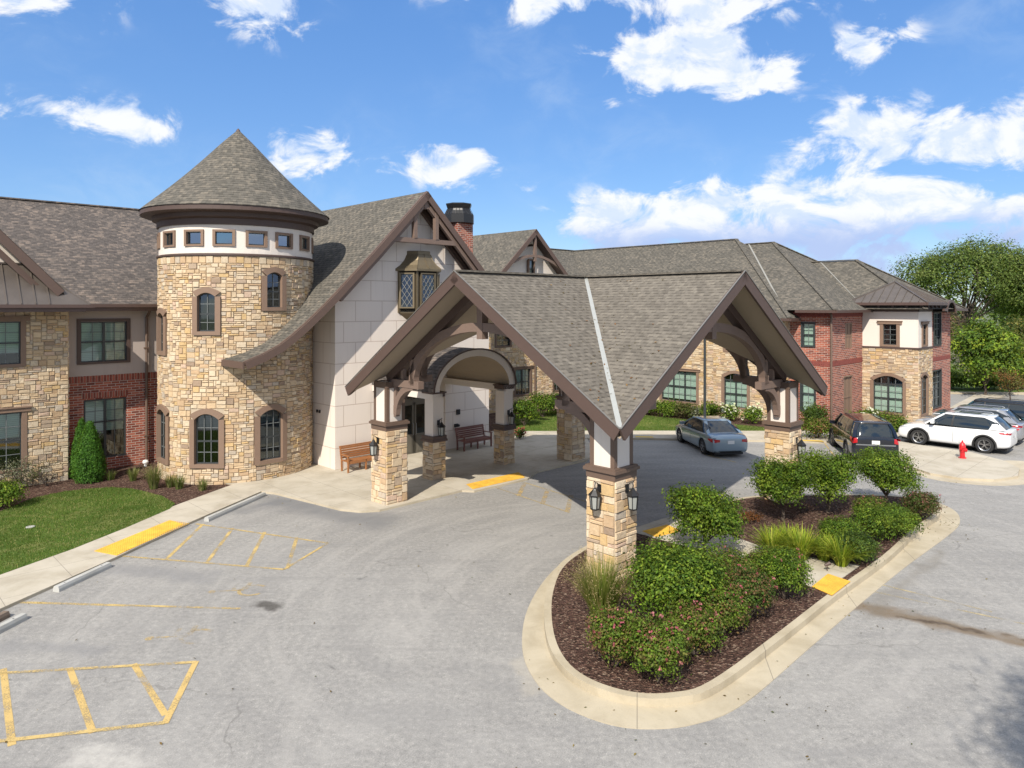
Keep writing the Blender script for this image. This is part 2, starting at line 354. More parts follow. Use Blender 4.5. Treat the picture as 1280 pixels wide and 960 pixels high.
def m_asphalt():
    m, n = newmat('worn_asphalt'); geo = n.n('ShaderNodeNewGeometry').outputs['Position']
    fine = n.noise(geo, 42, 2, .8); mid = n.noise(geo, 9, 5, .65); big = n.noise(geo, .35, 6, .6, .6)
    mp = n.n('ShaderNodeMapping', {'Vector': geo, 'Rotation': (0, 0, R(-38)), 'Scale': (.28, 2.6, 1)})
    lane = n.noise(mp.outputs[0], .8, 5, .6)
    c = n.ramp(n.m('ADD', n.m('MULTIPLY', fine, .55), n.m('MULTIPLY', mid, .45)), [(.32, (.135, .13, .123)), (.46, (.243, .236, .223)), (.55, (.288, .279, .262)), (.70, (.47, .447, .405))])
    c = n.mix(n.m('MULTIPLY', n.sstep(big, .42, .72), .34), c, (.36, .35, .33, 1))
    c = n.mix(n.m('MULTIPLY', n.sstep(lane, .46, .72), .30), c, (.175, .172, .17, 1))
    for cx, cy, fq, st in ((2.5, 17.5, 2.1, .34), (9.5, 13.0, 2.6, .26)):
        dv = n.n('ShaderNodeVectorMath', {0: geo, 1: (cx, cy, 0)}, operation='SUBTRACT').outputs[0]; dl = n.n('ShaderNodeVectorMath', {0: dv}, operation='LENGTH').outputs['Value']
        an = n.m('ARCTAN2', n.n('ShaderNodeSeparateXYZ', {0: dv}).outputs[1], n.n('ShaderNodeSeparateXYZ', {0: dv}).outputs[0])
        rg_ = n.noise(n.n('ShaderNodeCombineXYZ', {0: n.m('MULTIPLY', dl, fq), 1: n.m('MULTIPLY', an, 1.3), 2: cx}).outputs[0], 1.0, 5, .6)
        c = n.mix(n.m('MULTIPLY', n.sstep(rg_, .50, .74), st), c, (.20, .195, .19, 1)); c = n.mix(n.m('MULTIPLY', n.sstep(rg_, .50, .30), st), c, (.37, .355, .33, 1))
    vor = n.n('ShaderNodeTexVoronoi', {'Vector': n.n('ShaderNodeVectorMath', {0: geo, 1: n.n('ShaderNodeTexNoise', {'Vector': geo, 'Scale': .9, 'Detail': 5.0}).outputs['Color']}, operation='ADD').outputs[0], 'Scale': .19}, feature='DISTANCE_TO_EDGE')
    crack = n.m('MULTIPLY', n.m('SUBTRACT', 1.0, n.sstep(vor.outputs[0], .0015, .005)), n.sstep(n.noise(geo, .22, 3), .50, .60))
    c = n.mix(n.m('MULTIPLY', crack, .30), c, (.08, .075, .07, 1))
    vs = n.n('ShaderNodeTexVoronoi', {'Vector': geo, 'Scale': .75}); vr = n.n('ShaderNodeSeparateXYZ', {0: vs.outputs['Color']}).outputs[0]
    drip = n.m('MULTIPLY', n.m('SUBTRACT', 1.0, n.sstep(n.m('ADD', vs.outputs['Distance'], n.m('MULTIPLY', mid, .06)), .045, .085)), n.sstep(vr, .55, .6)); c = n.mix(n.m('MULTIPLY', drip, .5), c, (.085, .08, .078, 1))
    warp = n.n('ShaderNodeTexNoise', {'Vector': geo, 'Scale': 1.3, 'Detail': 5.0})
    wv = n.n('ShaderNodeVectorMath', {0: n.n('ShaderNodeVectorMath', {0: warp.outputs['Color'], 1: (.5, .5, .5)}, operation='SUBTRACT').outputs[0], 'Scale': .9}, operation='SCALE').outputs[0]
    pos = n.n('ShaderNodeVectorMath', {0: geo, 1: wv}, operation='ADD').outputs[0]
    def seg(a, b, rad, soft, strength, colr):
        nonlocal c
        a = Vector((a[0], a[1], 0)); b = Vector((b[0], b[1], 0)); ab = b - a; L2 = max(ab.dot(ab), 1e-6)
        pa = n.n('ShaderNodeVectorMath', {0: pos, 1: a}, operation='SUBTRACT').outputs[0]
        t = n.m('DIVIDE', n.n('ShaderNodeVectorMath', {0: pa, 1: ab}, operation='DOT_PRODUCT').outputs['Value'], L2, clamp=True)
        pr = n.n('ShaderNodeVectorMath', {0: tuple(ab), 'Scale': t}, operation='SCALE').outputs[0]
        d = n.n('ShaderNodeVectorMath', {0: pa, 1: pr}, operation='DISTANCE').outputs['Value']
        k = n.m('SUBTRACT', 1.0, n.sstep(d, rad, rad + soft))
        k = n.m('MULTIPLY', k, n.m('ADD', .45, n.m('MULTIPLY', mid, 1.1)))
        c = n.mix(n.m('MULTIPLY', k, strength, clamp=True), c, c4(colr))
    seg(G(1068, 756), G(1290, 806), .10, .32, .75, (.15, .105, .06))
    seg(G(1120, 770), G(1290, 802), .02, .12, .8, (.07, .05, .035))
    seg(G(1085, 768), G(1180, 690), .0, .30, .35, (.15, .13, .10))
    seg(G(328, 755), G(340, 757), .10, .16, .75, (.045, .04, .035))
    seg(G(505, 687), G(522, 688), .0, .12, .7, (.06, .06, .06))
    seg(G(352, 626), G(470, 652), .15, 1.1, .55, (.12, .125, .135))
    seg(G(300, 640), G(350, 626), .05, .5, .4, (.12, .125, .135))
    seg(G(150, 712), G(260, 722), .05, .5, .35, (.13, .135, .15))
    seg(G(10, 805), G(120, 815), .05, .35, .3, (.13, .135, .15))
    seg(G(420, 772), G(421, 774), .0, .07, .8, (.05, .05, .05))
    seg(G(455, 722), G(460, 723), .0, .07, .7, (.07, .07, .07))
    seg(G(414, 832), G(417, 833), .0, .07, .6, (.07, .07, .07))
    seg(G(675, 685), G(684, 688), .0, .06, .9, (.04, .04, .04))
    seg(G(665, 860), G(660, 830), .1, .3, .35, (.40, .36, .29))
    seg(G(100, 945), G(170, 955), .02, .35, .5, (.50, .48, .44))
    finish(n, c, .9, n.m('ADD', fine, n.m('MULTIPLY', mid, .4)), .35, .01, .3); return m
def m_concrete(name, c, jx=1.5, jy=1.5, rot=0.0, joints=True):
    m, n = newmat(name); geo = n.n('ShaderNodeNewGeometry').outputs['Position']
    fine = n.noise(geo, 40, 4, .6); big = n.noise(geo, .9, 6, .65, .4); mid = n.noise(geo, 5, 5)
    cc = n.mix(n.sstep(big, .35, .7), c4(c), c4(tuple(x * y for x, y in zip(c, (.74, .72, .68)))))
    cc = n.mix(n.m('MULTIPLY', mid, .35), cc, c4(tuple(x * y for x, y in zip(c, (1.12, 1.10, 1.06)))))
    cc = n.mix(n.m('MULTIPLY', n.sstep(fine, .55, .75), .25), cc, (.2, .18, .15, 1))
    h = fine
    if joints:
        mp = n.n('ShaderNodeMapping', {'Vector': geo, 'Rotation': (0, 0, rot)})
        b = n.n('ShaderNodeTexBrick', {'Vector': mp.outputs[0], 'Scale': 1.0, 'Mortar Size': .008, 'Mortar Smooth': .2, 'Brick Width': jx, 'Row Height': jy}, offset=0.0)
        cc = n.mix(n.m('MULTIPLY', b.outputs[1], .65), cc, (.13, .115, .10, 1))
    finish(n, cc, .88, h, .25, .006, .3); return m
def m_leaf(name, tr=.3):
    m, n = newmat(name); at = n.n('ShaderNodeAttribute', attribute_name='Col').outputs['Color']
    b = n.n('ShaderNodeBsdfPrincipled', {'Base Color': at, 'Roughness': .55, 'Specular IOR Level': .18})
    t = n.n('ShaderNodeBsdfTranslucent', {'Color': n.mix(.5, at, (.26, .32, .03, 1))})
    mx = n.n('ShaderNodeMixShader', {0: tr, 1: b, 2: t}); n.n('ShaderNodeOutputMaterial', {'Surface': mx}); return m
def m_paint(name, c, wear=.5):
    m, n = newmat(name); geo = n.n('ShaderNodeNewGeometry').outputs['Position']
    f = n.m('ADD', n.m('MULTIPLY', n.noise(geo, 38, 5, .7), .5), n.m('MULTIPLY', n.noise(geo, 1.6, 4, .6), .5))
    k = n.sstep(f, wear - .09, wear + .09)
    b = n.n('ShaderNodeBsdfPrincipled', {'Base Color': c4(c), 'Roughness': .75})
    tr = n.n('ShaderNodeBsdfTransparent'); mx = n.n('ShaderNodeMixShader', {0: k, 1: b, 2: tr})
    n.n('ShaderNodeOutputMaterial', {'Surface': mx}); return m
def m_glass(name, tint=(.62, .72, .68), refl=.12):
    m, n = newmat(name); fr = n.n('ShaderNodeFresnel', {'IOR': 1.5})
    k = n.m('ADD', n.m('MULTIPLY', fr.outputs[0], 1.2), refl - .04, clamp=True)
    tc = n.n('ShaderNodeTexCoord').outputs['Object']
    bn = n.n('ShaderNodeBump', {'Strength': .04, 'Distance': .02, 'Height': n.noise(tc, 1.3, 2)})
    g = n.n('ShaderNodeBsdfGlossy', {'Color': (.8, .9, .95, 1), 'Roughness': .03, 'Normal': bn})
    tr = n.n('ShaderNodeBsdfTransparent', {'Color': c4(tint)}); mx = n.n('ShaderNodeMixShader', {0: k, 1: tr, 2: g})
    n.n('ShaderNodeOutputMaterial', {'Surface': mx}); return m
def m_blind():
    m, n = newmat('white_blind'); uv = n.n('ShaderNodeUVMap').outputs[0]
    v_ = n.n('ShaderNodeSeparateXYZ', {0: uv}).outputs[1]; fr = n.m('FRACT', n.m('DIVIDE', v_, .07))
    c = n.mix(n.sstep(fr, .75, .95), (.80, .84, .78, 1), (.38, .42, .40, 1)); finish(n, c, .7, fr, .5, .02); return m
def m_mulch():
    m, n = newmat('bark_mulch'); geo = n.n('ShaderNodeNewGeometry').outputs['Position']
    v_ = n.n('ShaderNodeTexVoronoi', {'Vector': geo, 'Scale': 24.0}); f = n.noise(geo, 3, 4)
    c = n.ramp(n.n('ShaderNodeSeparateXYZ', {0: v_.outputs['Color']}).outputs[0], [(0, (.028, .016, .012)), (.5, (.075, .04, .03)), (.85, (.13, .075, .055)), (1, (.26, .19, .14))])
    c = n.mix(n.m('MULTIPLY', n.sstep(f, .5, .75), .5), c, (.12, .075, .055, 1))
    finish(n, c, .95, v_.outputs[0], 1.0, .04, .2); return m
def m_lawn():
    m, n = newmat('lawn_turf'); geo = n.n('ShaderNodeNewGeometry').outputs['Position']
    f = n.noise(geo, 26, 4, .7); g = n.noise(geo, .8, 5, .6, 1.0)
    c = n.mix(f, (.035, .075, .012, 1), (.12, .19, .032, 1)); c = n.mix(n.m('MULTIPLY', n.sstep(g, .45, .66), .8), c, (.20, .21, .07, 1))
    finish(n, c, .9, f, 1.0, .04, .2); return m

M = dict(
    stone=m_stone(), brick=m_brick(),
    roof=m_shingle('weathered_shingle', (.076, .071, .060), (.124, .115, .098), (.225, .195, .155)),
    roof_canopy=m_shingle('taupe_shingle', (.108, .097, .082), (.160, .144, .122), (.220, .198, .165), .30, .145),
    roof_brown=m_shingle('brown_shingle', (.070, .062, .057), (.118, .103, .094), (.27, .215, .175)),
    panel=m_stucco('panelled_stucco', (.70, .63, .565), True), stucco=m_stucco('cream_stucco', (.68, .62, .56)), stucco_grey=m_stucco('taupe_stucco', (.42, .36, .325)),
    soffit=plain('tan_soffit', (.34, .28, .21), .85, var=.05), rake=plain('rake_brown', (.082, .052, .042), .6, var=.1), trim=plain('brown_trim', (.125, .082, .060), .6, var=.10),
    trim_d=plain('dark_brown_trim', (.075, .048, .040), .55, var=.1), trim_w=plain('window_trim', (.205, .135, .095), .7, var=.12),
    timber=plain('taupe_timber', (.17, .118, .094), .65, var=.15, scale=3), mortar=plain('mortar', (.42, .35, .26), .95, var=.1),
    sash=plain('dark_sash', (.035, .04, .042), .4, var=.05), glass=m_glass('window_glass'), glass_d=m_glass('dark_glass', (.26, .31, .33), .12), blind=m_blind(),
    dark=plain('dark_interior', (.02, .02, .022), .9, var=.3, bump=0), seam=m_seam(), asphalt=m_asphalt(),
    walk=m_concrete('pavement_concrete', (.46, .42, .345), 1.5, 1.5, -ANG), kerb=m_concrete('kerb_concrete', (.45, .395, .295), 2.4, 60, R(10)), kerb_plain=m_concrete('kerb_plain', (.46, .405, .31), joints=False),
    stop=m_concrete('wheel_stop_concrete', (.42, .42, .40), joints=False),
    leaf=m_leaf('leaf'), blade=m_leaf('blade', .35), bark=plain('bark', (.085, .065, .05), .95, var=.3, scale=20, bump=.5), mulch=m_mulch(), lawn=m_lawn(),
    petal=m_leaf('petal', .2), yellow=m_paint('yellow_line_paint', (.53, .375, .14), .55), yellow_faint=m_paint('faded_line_paint', (.52, .38, .15), .51),
    tactile=plain('tactile_yellow', (.66, .38, .045), .85, var=.5, scale=3), kerb_yellow=plain('kerb_yellow', (.62, .42, .08), .8, var=.2),
    black=plain('black_metal', (.012, .012, .013), .4, var=.1), edge=plain('drip_metal', (.20, .19, .175), .5, .3), flash=plain('grey_flashing', (.38, .39, .37), .5, .25, var=.12),
    gutter=plain('gutter_bronze', (.10, .065, .055), .4, .2), frost=plain('seeded_glass', (.30, .31, .29), .25, var=.1), red=plain('hydrant_red', (.52, .015, .02), .35, var=.1, spec=.6),
    wood=plain('oiled_bench_wood', (.30, .125, .045), .55, var=.25, scale=5), wood_r=plain('reddish_bench_wood', (.16, .065, .05), .55, var=.25, scale=5),
    steel=plain('galvanised_steel', (.35, .36, .37), .35, .8), white=plain('white_plastic', (.75, .75, .73), .5, var=.05), copper=plain('aged_copper', (.17, .135, .085), .5, .5, var=.2, scale=4),
    bronze=plain('bronze_frame', (.17, .155, .125), .45, .3), ground=plain('bare_ground', (.10, .12, .05), .95, var=.3, scale=1.5),
)
# ------------------------------------------------------------------ wall tools
STONES = [((.52, .375, .22), 6), ((.57, .44, .285), 6), ((.60, .49, .345), 4), ((.46, .31, .175), 3.5), ((.52, .35, .15), 1.6), ((.38, .285, .20), 1.6), ((.44, .375, .295), 1.6), ((.27, .185, .125), .9), ((.52, .37, .27), 1.2)]
STW = np.array([s_[1] for s_ in STONES]); STW = STW / STW.sum()
def stones(mb, P, s0, s1, z0, z1, openings=(), seed=1, cw=.088, ch=.075, mat=0, dark=1.0, top_row=0.0):
    rg = np.random.default_rng(seed)
    if top_row: z1 -= top_row
    nx = max(1, int(round((s1 - s0) / cw))); nz = max(1, int(round((z1 - z0) / ch))); cw = (s1 - s0) / nx; ch = (z1 - z0) / nz
    occ = np.zeros((nz, nx), bool)
    for a, b, c, d in openings:
        i0 = max(0, math.ceil((a - .04 - s0) / cw - .5)); i1 = min(nx, math.floor((b + .04 - s0) / cw + .5)); j0 = max(0, math.ceil((c - .04 - z0) / ch - .5)); j1 = min(nz, math.floor((d + .04 - z0) / ch + .5))
        if i1 > i0 and j1 > j0: occ[j0:j1, i0:i1] = True
    def stone(a, b, c, d):
        g = .006; k = .018; dd = .022 + rg.random() * .03
        ci = rg.choice(len(STONES), p=STW); base = np.array(STONES[ci][0]) * (.90 + .2 * rg.random()) * dark
        cc = tuple(float(x) for x in np.clip(base, 0, .9))
        j = lambda: (rg.random() - .5) * .014
        o = [(a + g, c + g), (b - g, c + g), (b - g, d - g), (a + g, d - g)]; q = [(a + k + j(), c + k + j()), (b - k + j(), c + k + j()), (b - k + j(), d - k + j()), (a + k + j(), d - k + j())]
        O = [P(x, y, 0.0) for x, y in o]; Q = [P(x, y, dd + j()) for x, y in q]
        mb.face(Q, mat, c=cc)
        for i in range(4): mb.face([O[i], O[(i + 1) % 4], Q[(i + 1) % 4], Q[i]], mat, c=cc)
    for j in range(nz):
        for i in range(nx):
            if occ[j, i]: continue
            h = int(rg.choice([1, 2, 2, 3], p=[.36, .32, .24, .08])); wd = int(rg.integers(2, 5)) if h > 1 else int(rg.integers(2, 6)) + (1 if h > 1 and rg.random() < .5 else 0)
            wd = min(wd, nx - i); h = min(h, nz - j)
            while wd > 1 and occ[j, i:i + wd].any(): wd -= 1
            while h > 1 and occ[j:j + h, i:i + wd].any(): h -= 1
            occ[j:j + h, i:i + wd] = True
            stone(s0 + i * cw, s0 + (i + wd) * cw, z0 + j * ch, z0 + (j + h) * ch)
    if top_row:
        n = int(round((s1 - s0) / .27)); k = (s1 - s0) / n
        for i in range(n): stone(s0 + i * k, s0 + (i + 1) * k, z1, z1 + top_row)
def wall(mb, P, s0, s1, z0, z1, openings=(), mat=0, ds=None, reveal=.16, rmat=None):
    eps = 1e-6
    ss = {s0, s1}; zs = {z0, z1}
    op = [(max(a, s0), min(b, s1), max(c, z0), min(d, z1)) for a, b, c, d in openings if b > s0 and a < s1 and d > z0 and c < z1]
    for a, b, c, d in op: ss |= {a, b}; zs |= {c, d}
    if ds:
        n = int(math.ceil((s1 - s0) / ds)); ss |= {s0 + (s1 - s0) * i / n for i in range(n + 1)}
    ss = sorted(ss); zs = sorted(zs)
    for a, b in zip(ss, ss[1:]):
        if b - a < eps: continue
        for c, d in zip(zs, zs[1:]):
            if d - c < eps: continue
            ms, mz = (a + b) / 2, (c + d) / 2
            if any(o[0] < ms < o[1] and o[2] < mz < o[3] for o in op): continue
            mb.face([P(a, c, 0), P(b, c, 0), P(b, d, 0), P(a, d, 0)], mat, uv=[(a, c), (b, c), (b, d), (a, d)])
    rm = mat if rmat is None else rmat
    for a, b, c, d in op:
        for q in (((a, c), (a, d)), ((b, c), (b, d)), ((a, d), (b, d)), ((a, c), (b, c))):
            (x0, y0), (x1, y1) = q
            mb.face([P(x0, y0, 0), P(x1, y1, 0), P(x1, y1, -reveal), P(x0, y0, -reveal)], rm)
def window(b, P, s0, s1, z0, z1, trim='box', units=2, nx=2, ny=(2, 2), split=.5, blind=0.0, tw=.13, rise=.0, proud=.055, label=None, diamond=False, transom=0.0, sill=True, trim_mat='trim_w', glass='glass', fr=.05):
    """sash window: dark sash with muntins, pane, blind and an outer surround; opening = s0..s1 x z0..z1"""
    mb = MB(); d0, d1 = -.10, -.045
    # dark room behind
    D = -.55
    q = [P(s0, z0, -.11), P(s1, z0, -.11), P(s1, z1, -.11), P(s0, z1, -.11)]; r = [P(s0, z0, D), P(s1, z0, D), P(s1, z1, D), P(s0, z1, D)]
    mb.face(r, 1)
    for i in range(4): mb.face([q[i], q[(i + 1) % 4], r[(i + 1) % 4], r[i]], 1)
    f = fr
    mb.boxP(P, s0, s0 + f, z0, z1, d0, d1); mb.boxP(P, s1 - f, s1, z0, z1, d0, d1)
    mb.boxP(P, s0 + f, s1 - f, z1 - f, z1, d0, d1); mb.boxP(P, s0 + f, s1 - f, z0, z0 + f, d0, d1)
    ztop = z1 - f
    if transom:
        zt = z1 - transom; mb.boxP(P, s0 + f, s1 - f, zt - .04, zt + .04, d0, d1); ztop = zt - .04
    uw = (s1 - s0 - 2 * f) / units
    for k in range(units):
        a = s0 + f + uw * k; bb = a + uw
        if k: mb.boxP(P, a - .045, a + .045, z0 + f, z1 - f, d0, d1)
        zm = z0 + f + (ztop - z0 - f) * split
        if diamond:
            for sgn in (1, -1):
                for j in range(-5, 9):
                    # diagonal lead cames clipped to the pane
                    x0 = a; y0 = z0 + f + j * .33
                    pts = []
                    for tt in np.linspace(0, 1, 25):
                        x = a + uw * tt; y = y0 + sgn * uw * tt * 1.5 if sgn > 0 else y0 + uw * 1.5 - uw * tt * 1.5
                        if z0 + f <= y <= ztop: pts.append((x, y))
                    if len(pts) > 1: mb.beam(P(*pts[0], -.055), P(*pts[-1], -.055), .012, .012, 2)
        else:
            mb.boxP(P, a, bb, zm - .03, zm + .03, d0, d1)
            for (zz0, zz1, rows) in ((z0 + f, zm - .03, ny[0]), (zm + .03, ztop, ny[1])):
                for i in range(1, nx): x = a + uw * i / nx; mb.boxP(P, x - .011, x + .011, zz0, zz1, -.078, -.056, 3)
                for i in range(1, rows): y = zz0 + (zz1 - zz0) * i / rows; mb.boxP(P, a, bb, y - .011, y + .011, -.079, -.055, 3)
            if transom:
                for i in range(1, nx): x = a + uw * i / nx; mb.boxP(P, x - .011, x + .011, ztop + .08, z1 - f, -.078, -.056, 3)
    wn_ = mb.build('window', [M['sash'], M['dark'], M['seamgrey'], M['muntin']], b)
    if label: wn_['label'] = label
    g = MB(); g.face([P(s0 + f, z0 + f, -.075), P(s1 - f, z0 + f, -.075), P(s1 - f, z1 - f, -.075), P(s0 + f, z1 - f, -.075)]); g.build('pane', M[glass], wn_)
    if blind > 0:
        bl = MB(); zt = ztop if transom else z1 - f; zb = zt - (zt - z0 - f) * blind
        bl.face([P(s0 + f, zb, -.16), P(s1 - f, zb, -.16), P(s1 - f, zt, -.16), P(s0 + f, zt, -.16)]); bl.build('blind', M['blind'], wn_)
    t = MB()
    if trim in ('box', 'head'):
        t.boxP(P, s0 - tw, s0 + .015, z0 - tw * .6, z1 + .01, -.12, proud); t.boxP(P, s1 - .015, s1 + tw, z0 - tw * .6, z1 + .01, -.12, proud)
        t.boxP(P, s0 + .015, s1 - .015, z0 - tw * .6, z0 + .015, -.12, proud)
        e = .12 if trim == 'head' else 0
        t.boxP(P, s0 - tw - e, s1 + tw + e, z1 + .01, z1 + tw, -.04, proud + (.03 if e else 0.003))
        if e: t.boxP(P, s0 - tw - e - .03, s1 + tw + e + .03, z1 + tw, z1 + tw + .045, -.04, proud + .07)
    elif trim == 'arch':
        zsp = z1 - rise
        t.boxP(P, s0 - tw, s0 + .02, z0 - tw * .7, zsp, -.12, proud); t.boxP(P, s1 - .02, s1 + tw, z0 - tw * .7, zsp, -.12, proud)
        t.boxP(P, s0 + .02, s1 - .02, z0 - tw * .7, z0 + .02, -.12, proud)
        n = 12; w2 = (s1 - s0) / 2; sm = (s0 + s1) / 2
        def arc(off):
            out = []
            for i in range(n + 1):
                x = -1 + 2 * i / n; out.append((sm + x * (w2 + off), zsp + rise * (1 - x * x) + (off if off > 0 else 0) * (1.0 if off <= 0 else (.95 + .25 * (1 - abs(x))))))
            return out
        A = arc(-.02); B = arc(tw)
        for (a0, b0), (a1, b1) in zip(zip(A, B), zip(A[1:], B[1:])):
            t.face([P(*a0, proud), P(*a1, proud), P(*b1, proud), P(*b0, proud)])
            t.face([P(*b0, proud), P(*b1, proud), P(*b1, -.03), P(*b0, -.03)])
            t.face([P(*a0, proud), P(*a1, proud), P(*a1, -.12), P(*a0, -.12)])
        t.face([P(*A[0], proud), P(*B[0], proud), P(*B[0], -.03), P(*A[0], -.03)]); t.face([P(*A[-1], proud), P(*B[-1], proud), P(*B[-1], -.03), P(*A[-1], -.03)])
    if t.f: t.build('surround', M[trim_mat], wn_)
    return wn_
M['seamgrey'] = plain('weathered_flashing', (.27, .265, .24), .6, .1)
M['glass_sky'] = m_glass('high_window_glass', (.3, .4, .42), .34)
M['muntin'] = plain('pale_muntin', (.14, .15, .15), .5, var=.05)
def PV(v0): return lambda s, z, d: W(s, v0 - d, z)
def PT(t0): return lambda s, z, d: W(t0 - d, s, z)
def rect_roof(mb, pts, mat=0, thick=0.0, smat=1):
    P = [W(*p) for p in pts]; mb.face(P, mat)
    if thick: mb.face([p - Z3 * thick for p in P][::-1], smat)

M['rake_hall'] = plain('hall_rake_brown', (.105, .068, .054), .6, var=.1)
# ================================================================== the residence
B = thing('residence_building', 'long two-storey stone, brick and stucco care residence with a round tower and brown shingle roofs', 'building', W(0, 0, 0))
def part(name, mb, mats, label=None, par=None):
    o = mb.build(name, mats, par or B)
    if label: o['label'] = label
    return o

# ---- left wing, brick and stucco bay (v = 6.8)
P = PV(6.8)
lw = [(-7.42, -5.72, 4.42, 6.05), (-7.30, -5.74, .50, 2.92)]
mb = MB(); wall(mb, P, -8.05, -2.0, 0, 3.88, lw, 0)
n = 58
for i in range(n):        # soldier course
    a = -8.05 + 6.05 * i / n
    mb.boxP(P, a + .008, a + .096, 3.62, 3.86, 0, .025, 2 + i % 2); mb.boxP(P, a - .008, a + .008, 3.62, 3.88, 0, .014, 1)
for i in range(17):
    a = -7.36 + 1.68 * i / 17
    mb.boxP(P, a + .008, a + .088, 2.97, 3.20, 0, .02, 2 + i % 2); mb.boxP(P, a - .011, a + .008, 2.97, 3.20, 0, .010, 1)
part('brick_wall', mb, [M['brick'], M['mortar'], plain('dark_red_brick', (.19, .05, .035), .85, var=.5, scale=8), plain('light_red_brick', (.32, .09, .06), .85, var=.5, scale=8)])
mb = MB(); wall(mb, P, -8.05, -2.0, 3.88, 6.60, lw, 0); part('stucco_wall', mb, M['stucco_grey'])
window(B, P, *lw[0], trim='box', units=2, nx=2, ny=(2, 2), blind=1.0, tw=.12, trim_mat='trim_d')
window(B, P, *lw[1], trim=None, units=2, nx=2, ny=(1, 2), split=.62, blind=.55, fr=.07)
mb = MB(); mb.beam(W(-8.9, 6.12, 6.70), W(-2, 6.12, 6.70), .14, .13); mb.beam(W(-8.9, 6.22, 6.56), W(-2, 6.22, 6.56), .10, .16)
mb.face([W(-8.9, 6.2, 6.5), W(-2, 6.2, 6.5), W(-2, 6.85, 6.5), W(-8.9, 6.85, 6.5)]); part('gutter', mb, M['gutter'])
mb = MB(); mb.tube([W(-5.0, 6.25, 6.6), W(-5.0, 6.3, 6.45), W(-5.0, 6.68, 6.2), W(-5.0, 6.68, .15), W(-5.0, 6.5, .05)], .055, 10)
for z in (1.2, 3.0, 4.9): mb.box8([W(-5.08, 6.62, z), W(-4.92, 6.62, z), W(-4.92, 6.8, z), W(-5.08, 6.8, z), W(-5.08, 6.62, z + .05), W(-4.92, 6.62, z + .05), W(-4.92, 6.8, z + .05), W(-5.08, 6.8, z + .05)])
part('downspout', mb, M['trim'])
# ---- left stone bay (v = 5.85)
P = PV(5.85)
sw = [(-11.3, -9.55, 4.55, 6.12), (-11.3, -9.52, .72, 2.80), (-15.5, -13.6, 4.55, 6.12), (-15.5, -13.6, .72, 2.80)]
mb = MB(); wall(mb, P, -17, -8.05, 0, 6.65, sw, 1); stones(mb, P, -17, -8.05, 0, 6.55, [(a - .09, b + .09, c - .07, d + .09) for a, b, c, d in sw], 11)
Q = lambda s, z, d: W(-8.05 + d, s, z); wall(mb, Q, 5.85, 6.8, 0, 6.65, (), 1); stones(mb, Q, 5.85, 6.8, 0, 6.5, (), 12)
part('stone_wall', mb, [M['stone'], M['mortar']])
for i, o_ in enumerate(sw): window(B, P, *o_, trim='head', units=2, nx=2, ny=(2, 2), blind=(.75, .45, .6, .6)[i], tw=.15)
mb = MB()                      # gable wall, rake and pent roof above the bay
mb.face([W(-17, 5.86, 6.65), W(-8.05, 5.86, 6.65), W(-8.4, 5.86, 7.3), W(-12.5, 5.86, 11.5), W(-16.6, 5.86, 7.3)]); part('gable_wall', mb, M['stucco'])
rk = [(-12.5, 11.72), (-10.3, 9.36), (-8.82, 7.77), (-8.35, 7.25)]
mb = MB(); mb.sweep([W(t, 5.0, z) for t, z in rk], VV, .06, .30, -.16); mb.sweep([W(-25 - t, 5.0, z) for t, z in rk], VV, .06, .30, -.16)
mb.sweep([W(t - .25, 5.3, z - .25) for t, z in rk], VV, .05, .2, -.16); part('rake_board', mb, M['rake_hall'])
mb = MB()
for sg in (0, 1):
    A = [(t if not sg else -25 - t, z) for t, z in rk]
    for (a, za), (b_, zb) in zip(A, A[1:]):
        mb.face([W(a, 4.96, za), W(b_, 4.96, zb), W(b_, 14, zb), W(a, 14, za)], 0)
        mb.face([W(a, 4.98, za - .12), W(b_, 4.98, zb - .12), W(b_, 6, zb - .12), W(a, 6, za - .12)], 1)
part('bay_roof', mb, [M['roof_brown'], M['soffit']])
mb = MB()
mb.face([W(-17, 4.75, 6.74), W(-7.55, 4.75, 6.74), W(-9.4, 5.85, 8.22), W(-17, 5.85, 8.22)]); mb.face([W(-7.55, 4.75, 6.74), W(-7.55, 6.2, 6.74), W(-9.4, 5.85, 8.22)])
for i in range(19):
    t = -16.6 + i * .43
    if t < -9.5: mb.beam(W(t, 4.75, 6.76), W(t, 5.85, 8.24), .025, .05)
    elif t < -7.7: k = (-7.55 - t) / 1.85; mb.beam(W(t, 4.75, 6.76), W(t, 4.75 + 1.1 * k, 6.76 + 1.48 * k), .025, .05)
mb.beam(W(-7.55, 4.75, 6.76), W(-9.4, 5.85, 8.25), .05, .05); mb.beam(W(-17, 5.83, 8.24), W(-9.4, 5.83, 8.24), .07, .06)
part('metal_pent_roof', mb, M['seam'])
mb = MB(); mb.beam(W(-17, 4.70, 6.68), W(-7.5, 4.70, 6.68), .13, .12); mb.beam(W(-17, 4.82, 6.55), W(-7.7, 4.82, 6.55), .08, .16); mb.beam(W(-7.5, 4.64, 6.68), W(-7.5, 6.3, 6.68), .13, .12)
mb.face([W(-17, 4.8, 6.5), W(-7.6, 4.8, 6.5), W(-7.6, 6.3, 6.5), W(-17, 6.3, 6.5)]); part('gutter', mb, M['gutter'])

